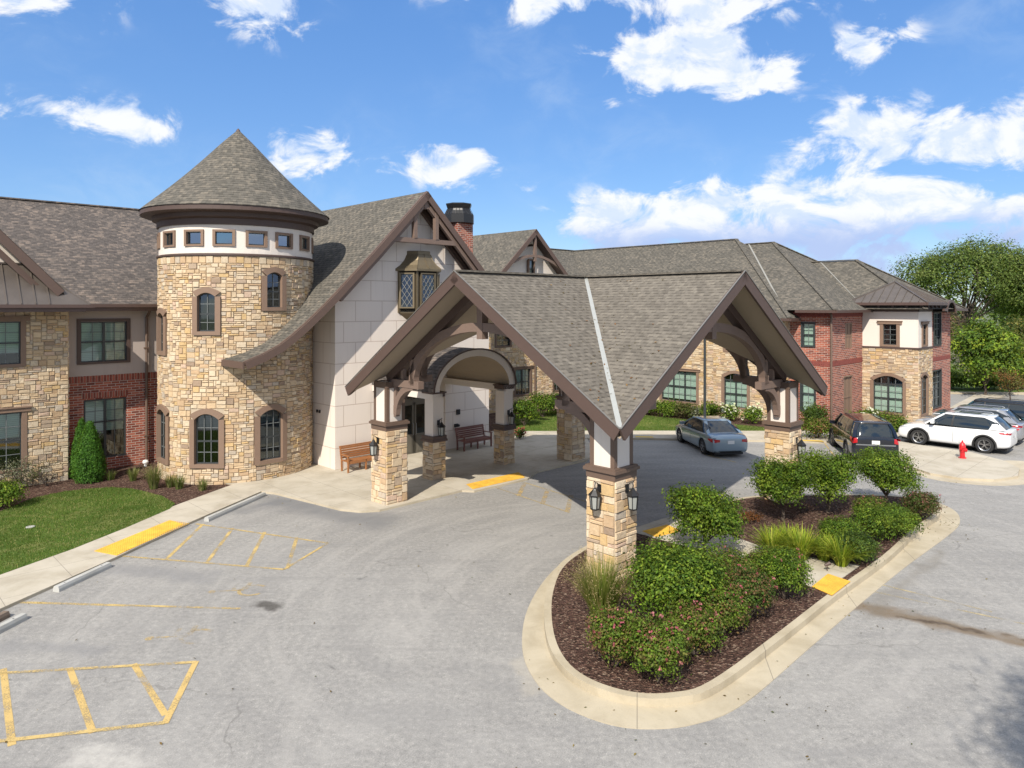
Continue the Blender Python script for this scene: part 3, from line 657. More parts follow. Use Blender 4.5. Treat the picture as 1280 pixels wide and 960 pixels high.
# ---- round tower
TC = Vector((-11.32, 29.34, 0)); TR = 2.95
def PTW(s, z, d): a = s / TR; return TC + Vector((math.cos(a), math.sin(a), 0)) * (TR + d) + Z3 * z
def sa(deg): return R(deg) * TR
def tw_op(a0, a1, z0, z1): return (sa(a0), sa(a1), z0, z1)
tws = [(tw_op(-99.5, -81.5, .78, 2.68), .22), (tw_op(-54.5, -36.5, .78, 2.72), .22), (tw_op(-144.5, -126.5, .78, 2.72), .22), (tw_op(-97.3, -84.0, 5.72, 7.18), .14), (tw_op(-49.5, -37.0, 6.62, 7.98), .14), (tw_op(-143, -130, 4.92, 6.42), .14)]
sq = [tw_op(c_ - 6.0, c_ + 6.0, 8.97, 9.45) for c_ in (-149, -124.5, -100.3, -78.6, -56.2, -34.4, -10.5, 14)]
S0, S1 = sa(-190), sa(60)
mb = MB(); wall(mb, PTW, S0, S1, 0, 8.55, [t_[0] for t_ in tws], 1, ds=.26)
stones(mb, PTW, S0, S1, .0, 8.56, [(a - .13, b_ + .13, c_ - .09, d_ + .12) for (a, b_, c_, d_), _ in tws], 21, top_row=.28)
part('tower_stone_wall', mb, [M['stone'], M['mortar']])
for (o_, rs), bl, ny in zip(tws, (.28, .24, .24, 0, 0, 0), ((2, 2),) * 3 + ((2, 2),) * 3):
    big = o_[3] < 3
    window(B, PTW, *o_, trim='arch', units=1, nx=2 if not big else 3, ny=ny, split=.45, blind=bl, tw=.17, rise=rs, proud=.10, glass='glass_d', fr=.07)
mb = MB(); wall(mb, PTW, S0, S1, 8.60, 9.80, sq, 0, ds=.26); part('tower_stucco_band', mb, M['stucco'])
for o_ in sq: window(B, PTW, *o_, trim='box', units=1, nx=1, ny=(1, 1), split=.0, tw=.085, proud=.06, fr=.03, glass='glass_sky')
mb = MB(); mb.lathe([(TR, 8.56), (TR + .09, 8.57), (TR + .09, 8.63), (TR, 8.66)], 64, c0=(TC.x, TC.y)); part('tower_string_course', mb, M['trim_d']); mb = MB(); mb.lathe([(TR, 9.72), (TR + .08, 9.74), (TR + .08, 9.95), (TR + .24, 10.02), (TR + .26, 10.16), (3.4, 10.2), (3.56, 10.2)], 64, c0=(TC.x, TC.y))
mb.lathe([(3.56, 10.2), (3.62, 10.22), (3.62, 10.40), (3.55, 10.43)], 64, c0=(TC.x, TC.y)); part('tower_cornice', mb, M['trim_d'])
mb = MB(); N = 14
prof = [(3.66 * (1 - (i / N)) ** 1.0 + .0, 10.41 + 3.57 * (i / N) - .10 * math.sin(math.pi * min(1, i / N * 1.2))) for i in range(N + 1)]
prof[0] = (3.66, 10.40)
L = 0
for (r0, z0), (r1, z1) in zip(prof, prof[1:]):
    dl = math.hypot(r1 - r0, z1 - z0); n = 72
    for k in range(n):
        t0 = 2 * math.pi * k / n; t1 = 2 * math.pi * (k + 1) / n
        P4 = lambda r, t, z: Vector((TC.x + r * math.cos(t), TC.y + r * math.sin(t), z)); q = 2.4 if r0 > 1.7 else (1.35 if r0 > .8 else .7)
        mb.face([P4(r0, t0, z0), P4(r0, t1, z0), P4(r1, t1, z1), P4(r1, t0, z1)] if r1 > 1e-5 else [P4(r0, t0, z0), P4(r0, t1, z0), P4(0, 0, z1)], 0,
                [(t0 * q, L), (t1 * q, L), (t1 * q, L + dl), (t0 * q, L + dl)][:4 if r1 > 1e-5 else 3])
    L += dl
part('tower_roof', mb, M['roof'])
mb = MB(); mb.lathe([(.11, 13.86), (.06, 13.97), (0, 14.03)], 12, c0=(TC.x, TC.y)); part('tower_finial', mb, M['gutter'])

# ---- entrance hall with the big gable (front v = 0, t 0..8.42)
HW = 8.42; PK = (4.0, 11.66)
prof = [(-4.12, 4.70), (-3.9, 4.78), (-3.43, 4.95), (-2.82, 5.24), (-2.3, 5.60), (-1.79, 6.00), (-1.33, 6.40), (-.9, 6.78), (-.47, 7.18), (1.34, 8.95), (4.0, 11.66)]
right = [(4.0, 11.66), (7.27, 8.40), (9.15, 6.52)]
def prof_z(t):
    A = prof + right[1:]
    for (a, za), (b_, zb) in zip(A, A[1:]):
        if a <= t <= b_: return za + (zb - za) * (t - a) / (b_ - a)
    return 6
P = PV(0)
door_op = [(2.75, 5.70, 0, 3.72)]
mb = MB(); wall(mb, P, 0, HW, 0, 5.2, door_op, 0, reveal=.45)
top = [(0, 5.2), (HW, 5.2), (HW, prof_z(HW) - .2)] + [(4.0, 11.4)] + [(0, prof_z(0) - .2)]
mb.face([P(s_, z_, 0) for s_, z_ in top], 0, uv=top)
Q = PT(0.0); wall(mb, Q, 0, 3.0, 0, 7.4, (), 0)
Qr = lambda s, z, d: W(HW + d, s, z); wall(mb, Qr, 0, 7, 0, 7.0, (), 0)
part('panelled_gable_wall', mb, M['panel'])
mb = MB()                                  # door leaves in the recess
Pd = PV(.45)
mb.face([Pd(2.75, 0, 0), Pd(5.70, 0, 0), Pd(5.70, 3.72, 0), Pd(2.75, 3.72, 0)], 1)
for a, b_ in ((2.85, 3.52), (3.56, 4.2), (4.24, 4.9), (4.94, 5.6)):
    for x0, x1, z0_, z1_ in ((a, a + .09, 0.05, 2.35), (b_ - .09, b_, .05, 2.35), (a, b_, 2.25, 2.36), (a, b_, .05, .95), (a, b_, 2.50, 2.56), (a, b_, 3.58, 3.68), (a, a + .05, 2.5, 3.66), (b_ - .05, b_, 2.5, 3.66), (a, b_, 3.02, 3.06), ((a + b_) / 2 - .015, (a + b_) / 2 + .015, 2.5, 3.66)):
        mb.boxP(Pd, x0 + .002, x1 - .002, z0_, z1_, .01, .07)
    mb.boxP(Pd, a + .14, b_ - .14, .16, .84, .07, .085)
mb.boxP(Pd, 2.75, 5.70, 2.36, 2.50, .01, .09)
dr = part('entrance_door', mb, [M['bronze'], M['dark']])
mb = MB(); mb.face([Pd(2.85, .95, .03), Pd(5.6, .95, .03), Pd(5.6, 3.66, .03), Pd(2.85, 3.66, .03)]); mb.build('door_glass', M['glass_d'], dr)
mb = MB()
for t in (4.14, 4.30): mb.tube([Pd(t, .9, .07), Pd(t, .95, .13), Pd(t, 1.4, .13), Pd(t, 1.45, .07)], .016, 8)
mb.build('door_handle', M['steel'], dr)
mb = MB(); mb.boxP(P, 6.35, 6.55, 1.62, 1.86, 0, .06); part('intercom', mb, M['black'])
mb = MB(); mb.boxP(P, 6.22, 6.42, 1.05, 1.20, 0, .07); mb.tube([P(6.42, 1.12, .02), P(6.42, 1.12, .12)], .06, 10); part('hose_bib', mb, M['black'])
mb = MB()
for s_ in (1.15, 1.35): mb = MB(); mb.boxP(Q, s_, s_ + .07, 2.25, 2.37, 0, .06); part('alarm_box', mb, M['black'])
# roof of the hall
def profile_roof(mb, A, v0, v1, mat=0, smat=None, thick=.2):
    L = 0
    for (a, za), (b_, zb) in zip(A, A[1:]):
        dl = math.hypot(b_ - a, zb - za); f0 = v1(a) if callable(v1) else v1; f1 = v1(b_) if callable(v1) else v1
        mb.face([W(a, v0, za), W(b_, v0, zb), W(b_, f1, zb), W(a, f0, za)], mat, [(v0, L), (v0, L + dl), (f1, L + dl), (f0, L)])
        if smat is not None: mb.face([W(a, v0, za - thick), W(b_, v0, zb - thick), W(b_, f1, zb - thick), W(a, f0, za - thick)], smat)
        L += dl
mb = MB(); lowp = prof[:9]; RV = -.85
profile_roof(mb, lowp, RV, lambda t: 2.4 if t < -1.4 else 12.0, 0, 1, .16)
profile_roof(mb, prof[8:], RV, 20, 0, 1, .22); profile_roof(mb, [(2 * 4.0 - t if False else t, z) for t, z in right], RV, 20, 0, 1, .22)
part('hall_roof', mb, [M['roof'], M['trim_d']])
mb = MB()
mb.sweep([W(t, RV - .03, z) for t, z in prof], VV, .07, .27, -.14); mb.sweep([W(t, RV - .03, z) for t, z in right], VV, .07, .27, -.14)
mb.sweep([W(t, RV + .06, z) for t, z in prof], VV, .10, .09, -.03); mb.sweep([W(t, RV + .06, z) for t, z in right], VV, .10, .09, -.03)
mb.beam(W(-4.14, RV, 4.58), W(-4.14, 2.0, 4.58), .07, .24)
mb.sweep([W(t, -.10, z) for t, z in prof[8:]], VV, .18, .2, -.32); mb.sweep([W(t, -.10, z) for t, z in right], VV, .18, .2, -.32)
part('rake_board', mb, M['rake_hall'])
mb = MB()                                  # open gable truss
y = -.72
mb.beam(W(1.95, y, 9.50), W(6.1, y, 9.50), .16, .20, up=Z3); mb.beam(W(3.42, y, 9.6), W(3.42, y, 11.0), .17, .20, up=VV); mb.beam(W(4.58, y, 9.6), W(4.58, y, 11.0), .17, .20, up=VV)
mb.sweep([W(3.35 + 1.3 * i / 8, y, 10.75 + .25 * math.sin(math.pi * i / 8)) for i in range(9)], VV, .14, .12)
mb.beam(W(4.0, y, 10.9), W(4.0, y, 11.45), .2, .2, up=VV)
mb.sweep([W(t, y, z) for t, z in prof[8:]], VV, .15, .16, -.36); mb.sweep([W(t, y, z) for t, z in right], VV, .15, .16, -.36)
for t in (3.42, 4.58): mb.beam(W(t, y, 9.55), W(t, 0, 9.55), .12, .12)
part('gable_truss', mb, M['timber'])
# oriel window
mb = MB(); c0, zb, zt = 4.15, 6.40, 8.20
pl = [(c0 - 1.05, 0), (c0 - .55, -.62), (c0 + .55, -.62), (c0 + 1.05, 0)]
for (a, va), (b_, vb) in zip(pl, pl[1:]):
    for z0_, z1_ in ((zb - .02, zb + .22), (zt - .12, zt + .02)): mb.face([W(a, va, z0_), W(b_, vb, z0_), W(b_, vb, z1_), W(a, va, z1_)], 0)
    mb.face([W(a, va, zb), W(b_, vb, zb), W(b_, vb, zt), W(a, va, zt)], 1)
    mb.face([W(a, va, zb - .02), W(b_, vb, zb - .02), W((a + c0) / 2, va * .35, zb - .45), W((a + c0) / 2, va * .35, zb - .45)][:3] + [W((b_ + c0) / 2 if 0 else (a * .4 + c0 * .6), va * .3, zb - .45)], 0)
for k, (t, v_) in enumerate(pl):
    mb.beam(W(t, v_ - .02, zb), W(t, v_ - .02, zt), .10, .10, up=VV)
part('oriel_bay', mb, [M['copper'], M['dark']])
for (a, va), (b_, vb) in zip(pl, pl[1:]):
    A_ = W(a, va); D_ = (W(b_, vb) - A_); Lw = D_.length; D_.normalize(); Nn = Vector((D_.y, -D_.x, 0))
    Pw = (lambda A_, D_, Nn: (lambda s, z, d: A_ + D_ * s + Nn * (d + .155) + Z3 * z))(A_, D_, Nn)
    m0 = .12 if Lw < .9 else .20
    window(B, Pw, m0, Lw - m0, zb + .22, zt - .14, trim='box', units=1, tw=.06, proud=-.02, diamond=True, glass='glass_d', trim_mat='copper', fr=.035)
mb = MB(); pe = [(c0 - 1.22, .0), (c0 - .66, -.80), (c0 + .66, -.80), (c0 + 1.22, .0)]
lv = [(1.0, zt), (1.0, zt + .10), (.80, zt + .26), (.62, zt + .48), (.52, zt + .72), (.50, zt + .74), (.50, zt + .88), (.47, zt + .9), (.0, zt + .93)]
for (k0, z0_), (k1, z1_) in zip(lv, lv[1:]):
    for (a, va), (b_, vb) in zip(pe, pe[1:]):
        f = lambda t, v_, k: W(c0 + (t - c0) * k, v_ * (k * .9 + .1), 0)
        mb.face([f(a, va, k0) + Z3 * z0_, f(b_, vb, k0) + Z3 * z0_, f(b_, vb, k1) + Z3 * z1_, f(a, va, k1) + Z3 * z1_])
for a, va in pe[1:3] + [(c0, -.8), (c0 - .95, -.4)]:
    for (k0, z0_), (k1, z1_) in zip(lv[1:5], lv[2:6]): mb.beam(W(c0 + (a - c0) * k0, va * (k0 * .9 + .1), z0_ + .01), W(c0 + (a - c0) * k1, va * (k1 * .9 + .1), z1_ + .01), .03, .04)
mb.face([W(t, v_, zt) for t, v_ in pe][::-1]); part('oriel_roof', mb, M['copper'])

# entry porch with barrel vault
mb = MB(); pc, pw, zs, zc = 3.93, 2.20, 3.38, 4.98; NV = 28
def varc(w_, h_): return [(pc - w_ * math.cos(math.pi * i / NV), zs + h_ * math.sin(math.pi * i / NV)) for i in range(NV + 1)]
O_ = varc(pw, zc - zs); I_ = varc(pw - .34, zc - zs - .30); L = 0
for (a, za), (b_, zb_) in zip(O_, O_[1:]):
    dl = math.hypot(b_ - a, zb_ - za); mb.face([W(a, -4.2, za), W(b_, -4.2, zb_), W(b_, 0, zb_), W(a, 0, za)], 0, [(-4.2, L), (-4.2, L + dl), (0, L + dl), (0, L)], smooth=True); L += dl
pv_ = part('porch_vault_roof', mb, M['roof_dark'] if 'roof_dark' in M else M['roof_brown'])
mb = MB()
for (a, za), (b_, zb_), (c_, zc_), (d_, zd_) in zip(O_, O_[1:], I_, I_[1:]):
    mb.face([W(a, -4.12, za), W(b_, -4.12, zb_), W(d_, -4.12, zd_), W(c_, -4.12, zc_)], 0); mb.face([W(c_, -4.12, zc_), W(d_, -4.12, zd_), W(d_, -.02, zd_), W(c_, -.02, zc_)], 1, smooth=True)
for s_ in (-1, 1):
    x0, x1 = sorted((pc + s_ * (pw - .02), pc + s_ * (pw - .5))); mb.box8([W(x0, -4.1, 3.12), W(x1, -4.1, 3.12), W(x1, -.02, 3.12), W(x0, -.02, 3.12), W(x0, -4.1, 3.39), W(x1, -4.1, 3.39), W(x1, -.02, 3.39), W(x0, -.02, 3.39)], 0)
part('porch_vault_ceiling', mb, [M['stucco'], M['soffit']])
mb = MB(); mb.sweep([W(a, -4.2, z_) for a, z_ in O_], VV, .05, .06, -.01); part('porch_arch_trim', mb, M['trim_d'])
def square_box(mb, c, h, z0, z1, mat=0):
    q = [(c[0] - h, c[1] - h), (c[0] + h, c[1] - h), (c[0] + h, c[1] + h), (c[0] - h, c[1] + h)]
    mb.box8([W(*p, z0) for p in q] + [W(*p, z1) for p in q], mat)
def faces_of(c, h):
    """the four face mappings of a square pier centred at (t, v)"""
    return [lambda s, z, d: W(c[0] - h - d, c[1] + s, z), lambda s, z, d: W(c[0] + s, c[1] - h - d, z), lambda s, z, d: W(c[0] + h + d, c[1] - s, z), lambda s, z, d: W(c[0] - s, c[1] + h + d, z)]
for k, tc_ in enumerate((2.06, 5.80)):
    c = (tc_, -3.80); mb = MB(); square_box(mb, c, .30, 0, 1.5, 1)
    for i, F_ in enumerate(faces_of(c, .30)): stones(mb, F_, -.30, .30, 0, 1.5, (), 40 + 5 * k + i, cw=.1, ch=.09)
    st = part('porch_column', mb, [M['stone'], M['mortar']])
    mb = MB(); square_box(mb, c, .37, 1.5, 1.58); square_box(mb, c, .345, 1.58, 1.72); mb.build('column_cap', M['trim_d'], st)
    mb = MB(); square_box(mb, c, .255, 1.72, 3.14); mb.build('column_shaft', M['stucco'], st)
    mb = MB(); square_box(mb, c, .30, 3.20, 3.33); square_box(mb, c, .34, 3.33, 3.39); mb.build('column_capital', M['trim_d'], st)

# chimney
mb = MB(); c = (9.05, 3.0)
square_box(mb, c, .52, 0, 11.05, 0); ch_ = part('chimney', mb, M['brick'])
mb = MB(); C_ = W(*c); a0 = ANG + R(22.5)
def ring(r, z): return [C_ + Vector((math.cos(a0 + k * math.pi / 4), math.sin(a0 + k * math.pi / 4), 0)) * r + Z3 * z for k in range(8)]
lvl = [(.70, 10.95), (.83, 10.98), (.83, 11.42), (.78, 11.45), (.66, 11.62), (.62, 11.72), (.70, 11.95), (.70, 12.0), (.55, 12.0), (.5, 11.8)]
for (r0, z0_), (r1, z1_) in zip(lvl, lvl[1:]):
    A_, B_ = ring(r0, z0_), ring(r1, z1_)
    for k in range(8): mb.face([A_[k], A_[(k + 1) % 8], B_[(k + 1) % 8], B_[k]])
mb.face(ring(.5, 11.8))
for k in range(24):
    a = a0 + k * math.pi / 12; d_ = Vector((math.cos(a), math.sin(a), 0)); mb.beam(C_ + d_ * .80 * .96 + Z3 * 11.42, C_ + d_ * .62 * .98 + Z3 * 11.73, .02, .02)
mb.build('chimney_cap', M['black'], ch_)

# ---- wing behind (v = 6.8, t 8.42 .. 24.2) and its cross gable
P = PV(6.8)
op = [(15.3, 16.5, 4.15, 5.6), (16.95, 18.35, .95, 2.60), (20.6, 22.0, .95, 2.6), (11.5, 13.0, .95, 2.6), (20.7, 21.9, 4.15, 5.6)]
mb = MB(); wall(mb, P, HW, 24.2, 0, 6.5, op, 1); stones(mb, P, HW, 24.2, 0, 6.4, [(a - .1, b_ + .1, c_ - .08, d_ + .1) for a, b_, c_, d_ in op], 31, cw=.10)
part('stone_wall', mb, [M['stone'], M['mortar']])
for o_ in op: window(B, P, *o_, trim='head' if o_[2] < 3 else 'box', units=2 if o_[2] < 3 else 1, blind=.8 if o_[2] < 3 else 0, tw=.13, trim_mat='trim')
mb = MB(); mb.tube([W(18.7, 6.7, 6.4), W(18.7, 6.7, .1)], .06, 8); part('downspout', mb, M['trim'])
GP = (18.1, 11.62); gs = .915
mb = MB(); mb.face([W(12.9, 6.79, 6.4), W(23.3, 6.79, 6.4), W(23.3, 6.79, 6.7), W(18.1, 6.79, 11.4), W(12.9, 6.79, 6.7)]); part('gable_wall', mb, M['stucco'])
window(B, lambda s, z, d: W(s, 6.62 - d, z), 18.05, 18.50, 8.5, 9.65, trim='box', units=1, nx=1, ny=(1, 1), split=.5, tw=.08, proud=.04, fr=.04)
mb = MB(); v0 = 6.05
for sg in (-1, 1):
    mb.face([W(18.1, v0, 11.62), W(18.1, 15, 11.62), W(18.1 + sg * 5.7, 15, 11.62 - 5.7 * gs), W(18.1 + sg * 5.7, v0, 11.62 - 5.7 * gs)], 0)
    mb.face([W(18.1, v0, 11.42), W(18.1, 7, 11.42), W(18.1 + sg * 5.7, 7, 11.42 - 5.7 * gs), W(18.1 + sg * 5.7, v0, 11.42 - 5.7 * gs)], 1)
part('gable_roof', mb, [M['roof'], M['trim_d']])
mb = MB()
for sg in (-1, 1): mb.sweep([W(18.1, v0 - .03, 11.62), W(18.1 + sg * 5.7, v0 - .03, 11.62 - 5.7 * gs)], VV, .06, .28, -.14)
part('rake_board', mb, M['rake_hall'])
mb = MB(); mb.sweep([W(18.1 - 2.6 + 5.2 * i / 12, v0 + .1, 9.15 + .75 * math.sin(math.pi * i / 12)) for i in range(13)], VV, .13, .16); mb.beam(W(18.1, v0 + .1, 9.55), W(18.1, v0 + .1, 11.3), .17, .17, up=VV)
for sg in (-1, 1): mb.beam(W(18.1 + sg * 0.0, v0 + .1, 10.6), W(18.1 + sg * .0, 6.8, 10.6), .12, .12)
part('gable_truss', mb, M['timber'])

# ---- main roofs of the two wings
mb = MB()
rect_roof(mb, [(-30, 6.1, 6.74), (-8.9, 6.1, 6.74), (-8.9, 6.1, 6.74), (-8.9, 14, 11.6), (-30, 14, 11.6)][:2] + [(-8.9, 14, 11.6), (-30, 14, 11.6)])
rect_roof(mb, [(-8.9, 6.1, 6.74), (-2.4, 6.1, 6.74), (-2.4, 14, 11.6), (-8.9, 14, 11.6)]); rect_roof(mb, [(-2.4, 6.6, 7.05), (4, 6.6, 7.05), (4, 14, 11.6), (-2.4, 14, 11.6)])
rect_roof(mb, [(-30, 14, 11.6), (4, 14, 11.6), (4, 22, 6.7), (-30, 22, 6.7)])
part('left_wing_roof', mb, M['roof_brown'])
mb = MB(); mb.beam(W(-30, 14, 11.63), W(4, 14, 11.63), .22, .06); part('ridge_cap', mb, M['roof_brown'])
mb = MB()
rect_roof(mb, [(4, 6.1, 6.45), (31.9, 6.1, 6.45), (31.9, 14, 11.35), (4, 14, 11.35)]); rect_roof(mb, [(4, 14, 11.35), (31, 14, 11.35), (40, 22, 6.3), (4, 22, 6.3)])
rect_roof(mb, [(23.4, 14.02, 6.0), (23.4, -8.2, 6.0), (31, -1, 11.32), (31, 14.02, 11.32)]); rect_roof(mb, [(23.4, -8.2, 6.0), (38.6, -8.2, 6.0), (31, -1, 11.32)])
rect_roof(mb, [(31, -1, 11.32), (38.6, -8.2, 6.0), (38.6, 22, 6.0), (31, 14, 11.32)])
rect_roof(mb, [(24.1, -10.4, 6.45), (32, -3.2, 11.03), (32, 3, 11.03), (24.1, 3, 6.45)]); rect_roof(mb, [(24.1, -10.4, 6.45), (39.9, -10.4, 6.45), (32, -3.2, 11.03)]); rect_roof(mb, [(32, -3.2, 11.03), (39.9, -10.4, 6.45), (39.9, 3, 6.45), (32, 3, 11.03)])
rect_roof(mb, [(28.9, -13.45, 6.5), (33, -8.3, 9.62), (33, 0, 9.62), (28.9, 0, 6.5)]); rect_roof(mb, [(28.9, -13.45, 6.5), (37.1, -13.45, 6.5), (33, -8.3, 9.62)]); rect_roof(mb, [(33, -8.3, 9.62), (37.1, -13.45, 6.5), (37.1, 0, 6.5), (33, 0, 9.62)])
part('right_wing_roof', mb, M['roof'])
mb = MB()                                  # ridge and hip caps
for a, b_ in (((31, 14, 11.36), (31, -1, 11.36)), ((32, -1.2, 11.06), (32, -3.2, 11.06)), ((31, -1, 11.36), (23.4, -8.2, 6.04)), ((32, -3.2, 11.07), (24.1, -10.4, 6.49)), ((32, -3.2, 11.07), (39.9, -10.4, 6.49)), ((33, -8.3, 9.66), (33, -5, 9.66)), ((33, -8.3, 9.66), (37.1, -13.45, 6.54)), ((33, -8.3, 9.66), (28.9, -13.45, 6.54)), ((4, 14, 11.38), (31, 14, 11.38))):
    mb.beam(W(*a), W(*b_), .24, .05)
part('ridge_cap', mb, M['roof'])
for a, b_, w_ in (((24.1, -7.55, 6.49), (32, -1.4, 11.06), .13), ((31, 13.3, 11.0), (24.0, 6.9, 6.45), .2), ((29.6, -9.6, 7.0), (33, -6.0, 9.62), .11)):
    mb = MB(); mb.beam(W(*a), W(*b_), w_ * .8, .04); part('valley_flashing', mb, M['seamgrey'])
mb = MB()                                  # eaves
for a, b_ in (((23.36, 14, 5.92), (23.36, -8.25, 5.92)), ((23.36, -8.25, 5.92), (24.6, -8.25, 5.92)), ((24.05, -8.25, 6.38), (24.05, -10.45, 6.38)), ((24.05, -10.45, 6.38), (29.4, -10.45, 6.38)), ((8.5, 6.05, 6.38), (23.4, 6.05, 6.38))):
    mb.beam(W(*a), W(*b_), .14, .15)
mb.face([W(23.4, 7, 5.86), W(23.4, -8.2, 5.86), W(24.3, -8.2, 5.86), W(24.3, 7, 5.86)]); mb.face([W(24.1, -8.2, 6.3), W(24.1, -10.4, 6.3), W(24.8, -10.4, 6.3), W(24.8, -8.2, 6.3)]); mb.face([W(24.1, -10.4, 6.3), W(29.5, -10.4, 6.3), W(29.5, -9.8, 6.3), W(24.1, -9.8, 6.3)])
part('gutter', mb, M['gutter'])
mb = MB()
for t, v_ in ((26.5, 2.0), (28.2, 6.0), (27, 9.5)): mb.tube([W(t, v_, 8.0), W(t, v_, 9.4 if t > 28 else 8.75)], .06, 8)
part('vent_pipe', mb, M['black'])

# ---- right wing, stone facade (t = 24.2)
P = PT(24.2)
op = [(-1.95, .62, .62, 2.55), (-5.32, -3.80, .62, 2.65), (2.5, 4.6, .62, 2.55), (-1.4, .2, 4.0, 5.3), (-5.2, -3.9, 4.0, 5.3), (2.8, 4.3, 4.0, 5.3)]
mb = MB(); wall(mb, P, -7.6, 6.8, 0, 5.95, op, 1); stones(mb, P, -7.6, 6.8, 0, 5.9, [(a - .1, b_ + .1, c_ - .08, d_ + .1) for a, b_, c_, d_ in op], 51, cw=.10)
Q = lambda s, z, d: W(s, -7.6 - d, z); wall(mb, Q, 24.2, 24.75, 0, 5.95, (), 1); stones(mb, Q, 24.2, 24.72, 0, 5.9, (), 52, cw=.10)
part('stone_wall', mb, [M['stone'], M['mortar']])
for i, o_ in enumerate(op):
    if i == 1: window(B, P, *o_, trim='arch', units=2, blind=1, tw=.15, rise=.28, transom=.42)
    else: window(B, P, *o_, trim='head', units=3 if i == 0 else 2, blind=.95, tw=.14, nx=2)
mb = MB(); mb.tube([W(24.1, -2.6, 5.9), W(24.1, -2.6, .1)], .07, 8); part('downspout', mb, plain('mustard_downpipe', (.42, .30, .08), .6))
# ---- right wing, brick block
P = PT(24.7); Pv = PV(-9.9)
op = [(-9.02, -8.36, 4.42, 5.72), (-9.05, -8.3, .8, 2.74)]
opv = [(26.8, 27.85, 4.25, 5.65), (26.6, 27.85, .3, 2.62)]
mb = MB(); wall(mb, P, -9.9, -7.6, 0, 6.38, op, 0); wall(mb, Pv, 24.7, 29.5, 0, 6.38, opv, 0, reveal=.1)
dk = M['brick_dark'] = plain('soldier_brick', (.20, .05, .04), .85, var=.5, scale=8)
for i in range(20): a = -9.9 + 2.3 * i / 20; mb.boxP(P, a + .008, a + .107, 3.35, 3.62, 0, .02, 1)
for i in range(43): a = 24.7 + 4.8 * i / 43; mb.boxP(Pv, a + .008, a + .104, 3.35, 3.62, 0, .02, 1)
for i in range(20): a = -9.9 + 2.3 * i / 20; mb.boxP(P, a + .008, a + .107, 6.08, 6.32, 0, .03, 1)
for i in range(43): a = 24.7 + 4.8 * i / 43; mb.boxP(Pv, a + .008, a + .104, 6.08, 6.32, 0, .03, 1)
part('brick_wall', mb, [M['brick'], dk])
window(B, P, *op[0], trim='box', units=1, blind=1, tw=.07, trim_mat='sash'); window(B, P, *op[1], trim='box', units=1, blind=1, tw=.07, trim_mat='sash')
for o_ in opv:
    mb = MB(); mb.boxP(Pv, o_[0], o_[1], o_[2], o_[3], -.09, -.05); mb.boxP(Pv, o_[0], o_[1], (o_[2] + o_[3]) / 2 - .03, (o_[2] + o_[3]) / 2 + .03, -.05, -.02); xm = (o_[0] + o_[1]) / 2
    mb.boxP(Pv, xm - .03, xm + .03, o_[2], o_[3], -.05, -.025); mb.boxP(Pv, o_[0], o_[0] + .08, o_[2], o_[3], -.05, .0); mb.boxP(Pv, o_[1] - .08, o_[1], o_[2], o_[3], -.05, .0); mb.boxP(Pv, o_[0], o_[1], o_[3], o_[3] + .08, -.05, .03)
    part('blind_window_panel', mb, M['trim_w'])
mb = MB(); mb.tube([W(24.62, -9.82, 6.4), W(24.62, -9.99, 6.2), W(24.62, -9.99, .1)], .06, 8); part('downspout', mb, M['trim'])
# ---- corner pavilion in stone and stucco
P = PT(29.5); Pv = PV(-12.9)
op = [(-12.12, -10.50, .5, 2.62), (-11.78, -11.04, 4.42, 5.62)]
opv = [(29.95, 31.1, .45, 2.72), (30.2, 31.0, 4.42, 5.62)]
mb = MB()
for Pp, a, b_, o_, sd_ in ((P, -12.9, -9.85, op, 61), (Pv, 29.5, 32.07, opv, 62)):
    wall(mb, Pp, a, b_, 0, 4.22, o_, 1); stones(mb, Pp, a, b_, 0, 4.22, [(x - .1, y_ + .1, c_ - .08, d_ + .1) for x, y_, c_, d_ in o_], sd_, cw=.10)
part('stone_wall', mb, [M['stone'], M['mortar']], 'pale stone base of the corner pavilion')
mb = MB(); wall(mb, P, -12.9, -9.85, 4.30, 6.75, op, 0); wall(mb, Pv, 29.5, 32.07, 4.30, 6.75, opv, 0); part('stucco_wall', mb, M['stucco'])
mb = MB(); mb.boxP(P, -12.97, -9.85, 4.22, 4.31, -.02, .07); mb.boxP(Pv, 29.42, 32.07, 4.22, 4.31, -.02, .072); part('band_course', mb, M['trim_d'])
window(B, P, *op[0], trim='arch', units=2, blind=1, tw=.15, rise=.3, transom=.48); window(B, P, *op[1], trim='head', units=1, blind=0, tw=.16)
window(B, Pv, *opv[0], trim='arch', units=1, blind=0, tw=.14, rise=.2, transom=.4); window(B, Pv, *opv[1], trim='head', units=1, blind=0, tw=.13)
mb = MB(); e = [(28.85, -13.5), (32.7, -13.5), (32.7, -9.2), (28.85, -9.2)]; ap = (30.7, -11.3, 8.1)
for a, b_ in zip(e, e[1:] + e[:1]): mb.face([W(*a, 6.88), W(*b_, 6.88), W(*ap)])
for a in e: mb.beam(W(*a, 6.9), W(*ap[:2], 8.13), .09, .06)
for i in range(1, 10):
    v_ = -13.5 + 4.3 * i / 10; k = min(1, (1 - abs(v_ + 11.3) / 2.2)); mb.beam(W(28.85, v_, 6.9), W(28.85 + 1.85 * k, v_, 6.9 + 1.22 * k), .03, .05)
    t = 28.85 + 3.85 * i / 10; k = min(1, (1 - abs(t - 30.75) / 1.95)); mb.beam(W(t, -13.5, 6.9), W(t, -13.5 + 2.2 * k, 6.9 + 1.22 * k), .03, .05)
part('metal_pyramid_roof', mb, M['seam'])
mb = MB()
for a, b_ in zip(e, e[1:] + e[:1]): mb.beam(W(*a, 6.80), W(*b_, 6.80), .14, .16)
mb.face([W(*a, 6.73) for a in e]); part('gutter', mb, M['gutter'])
mb = MB()
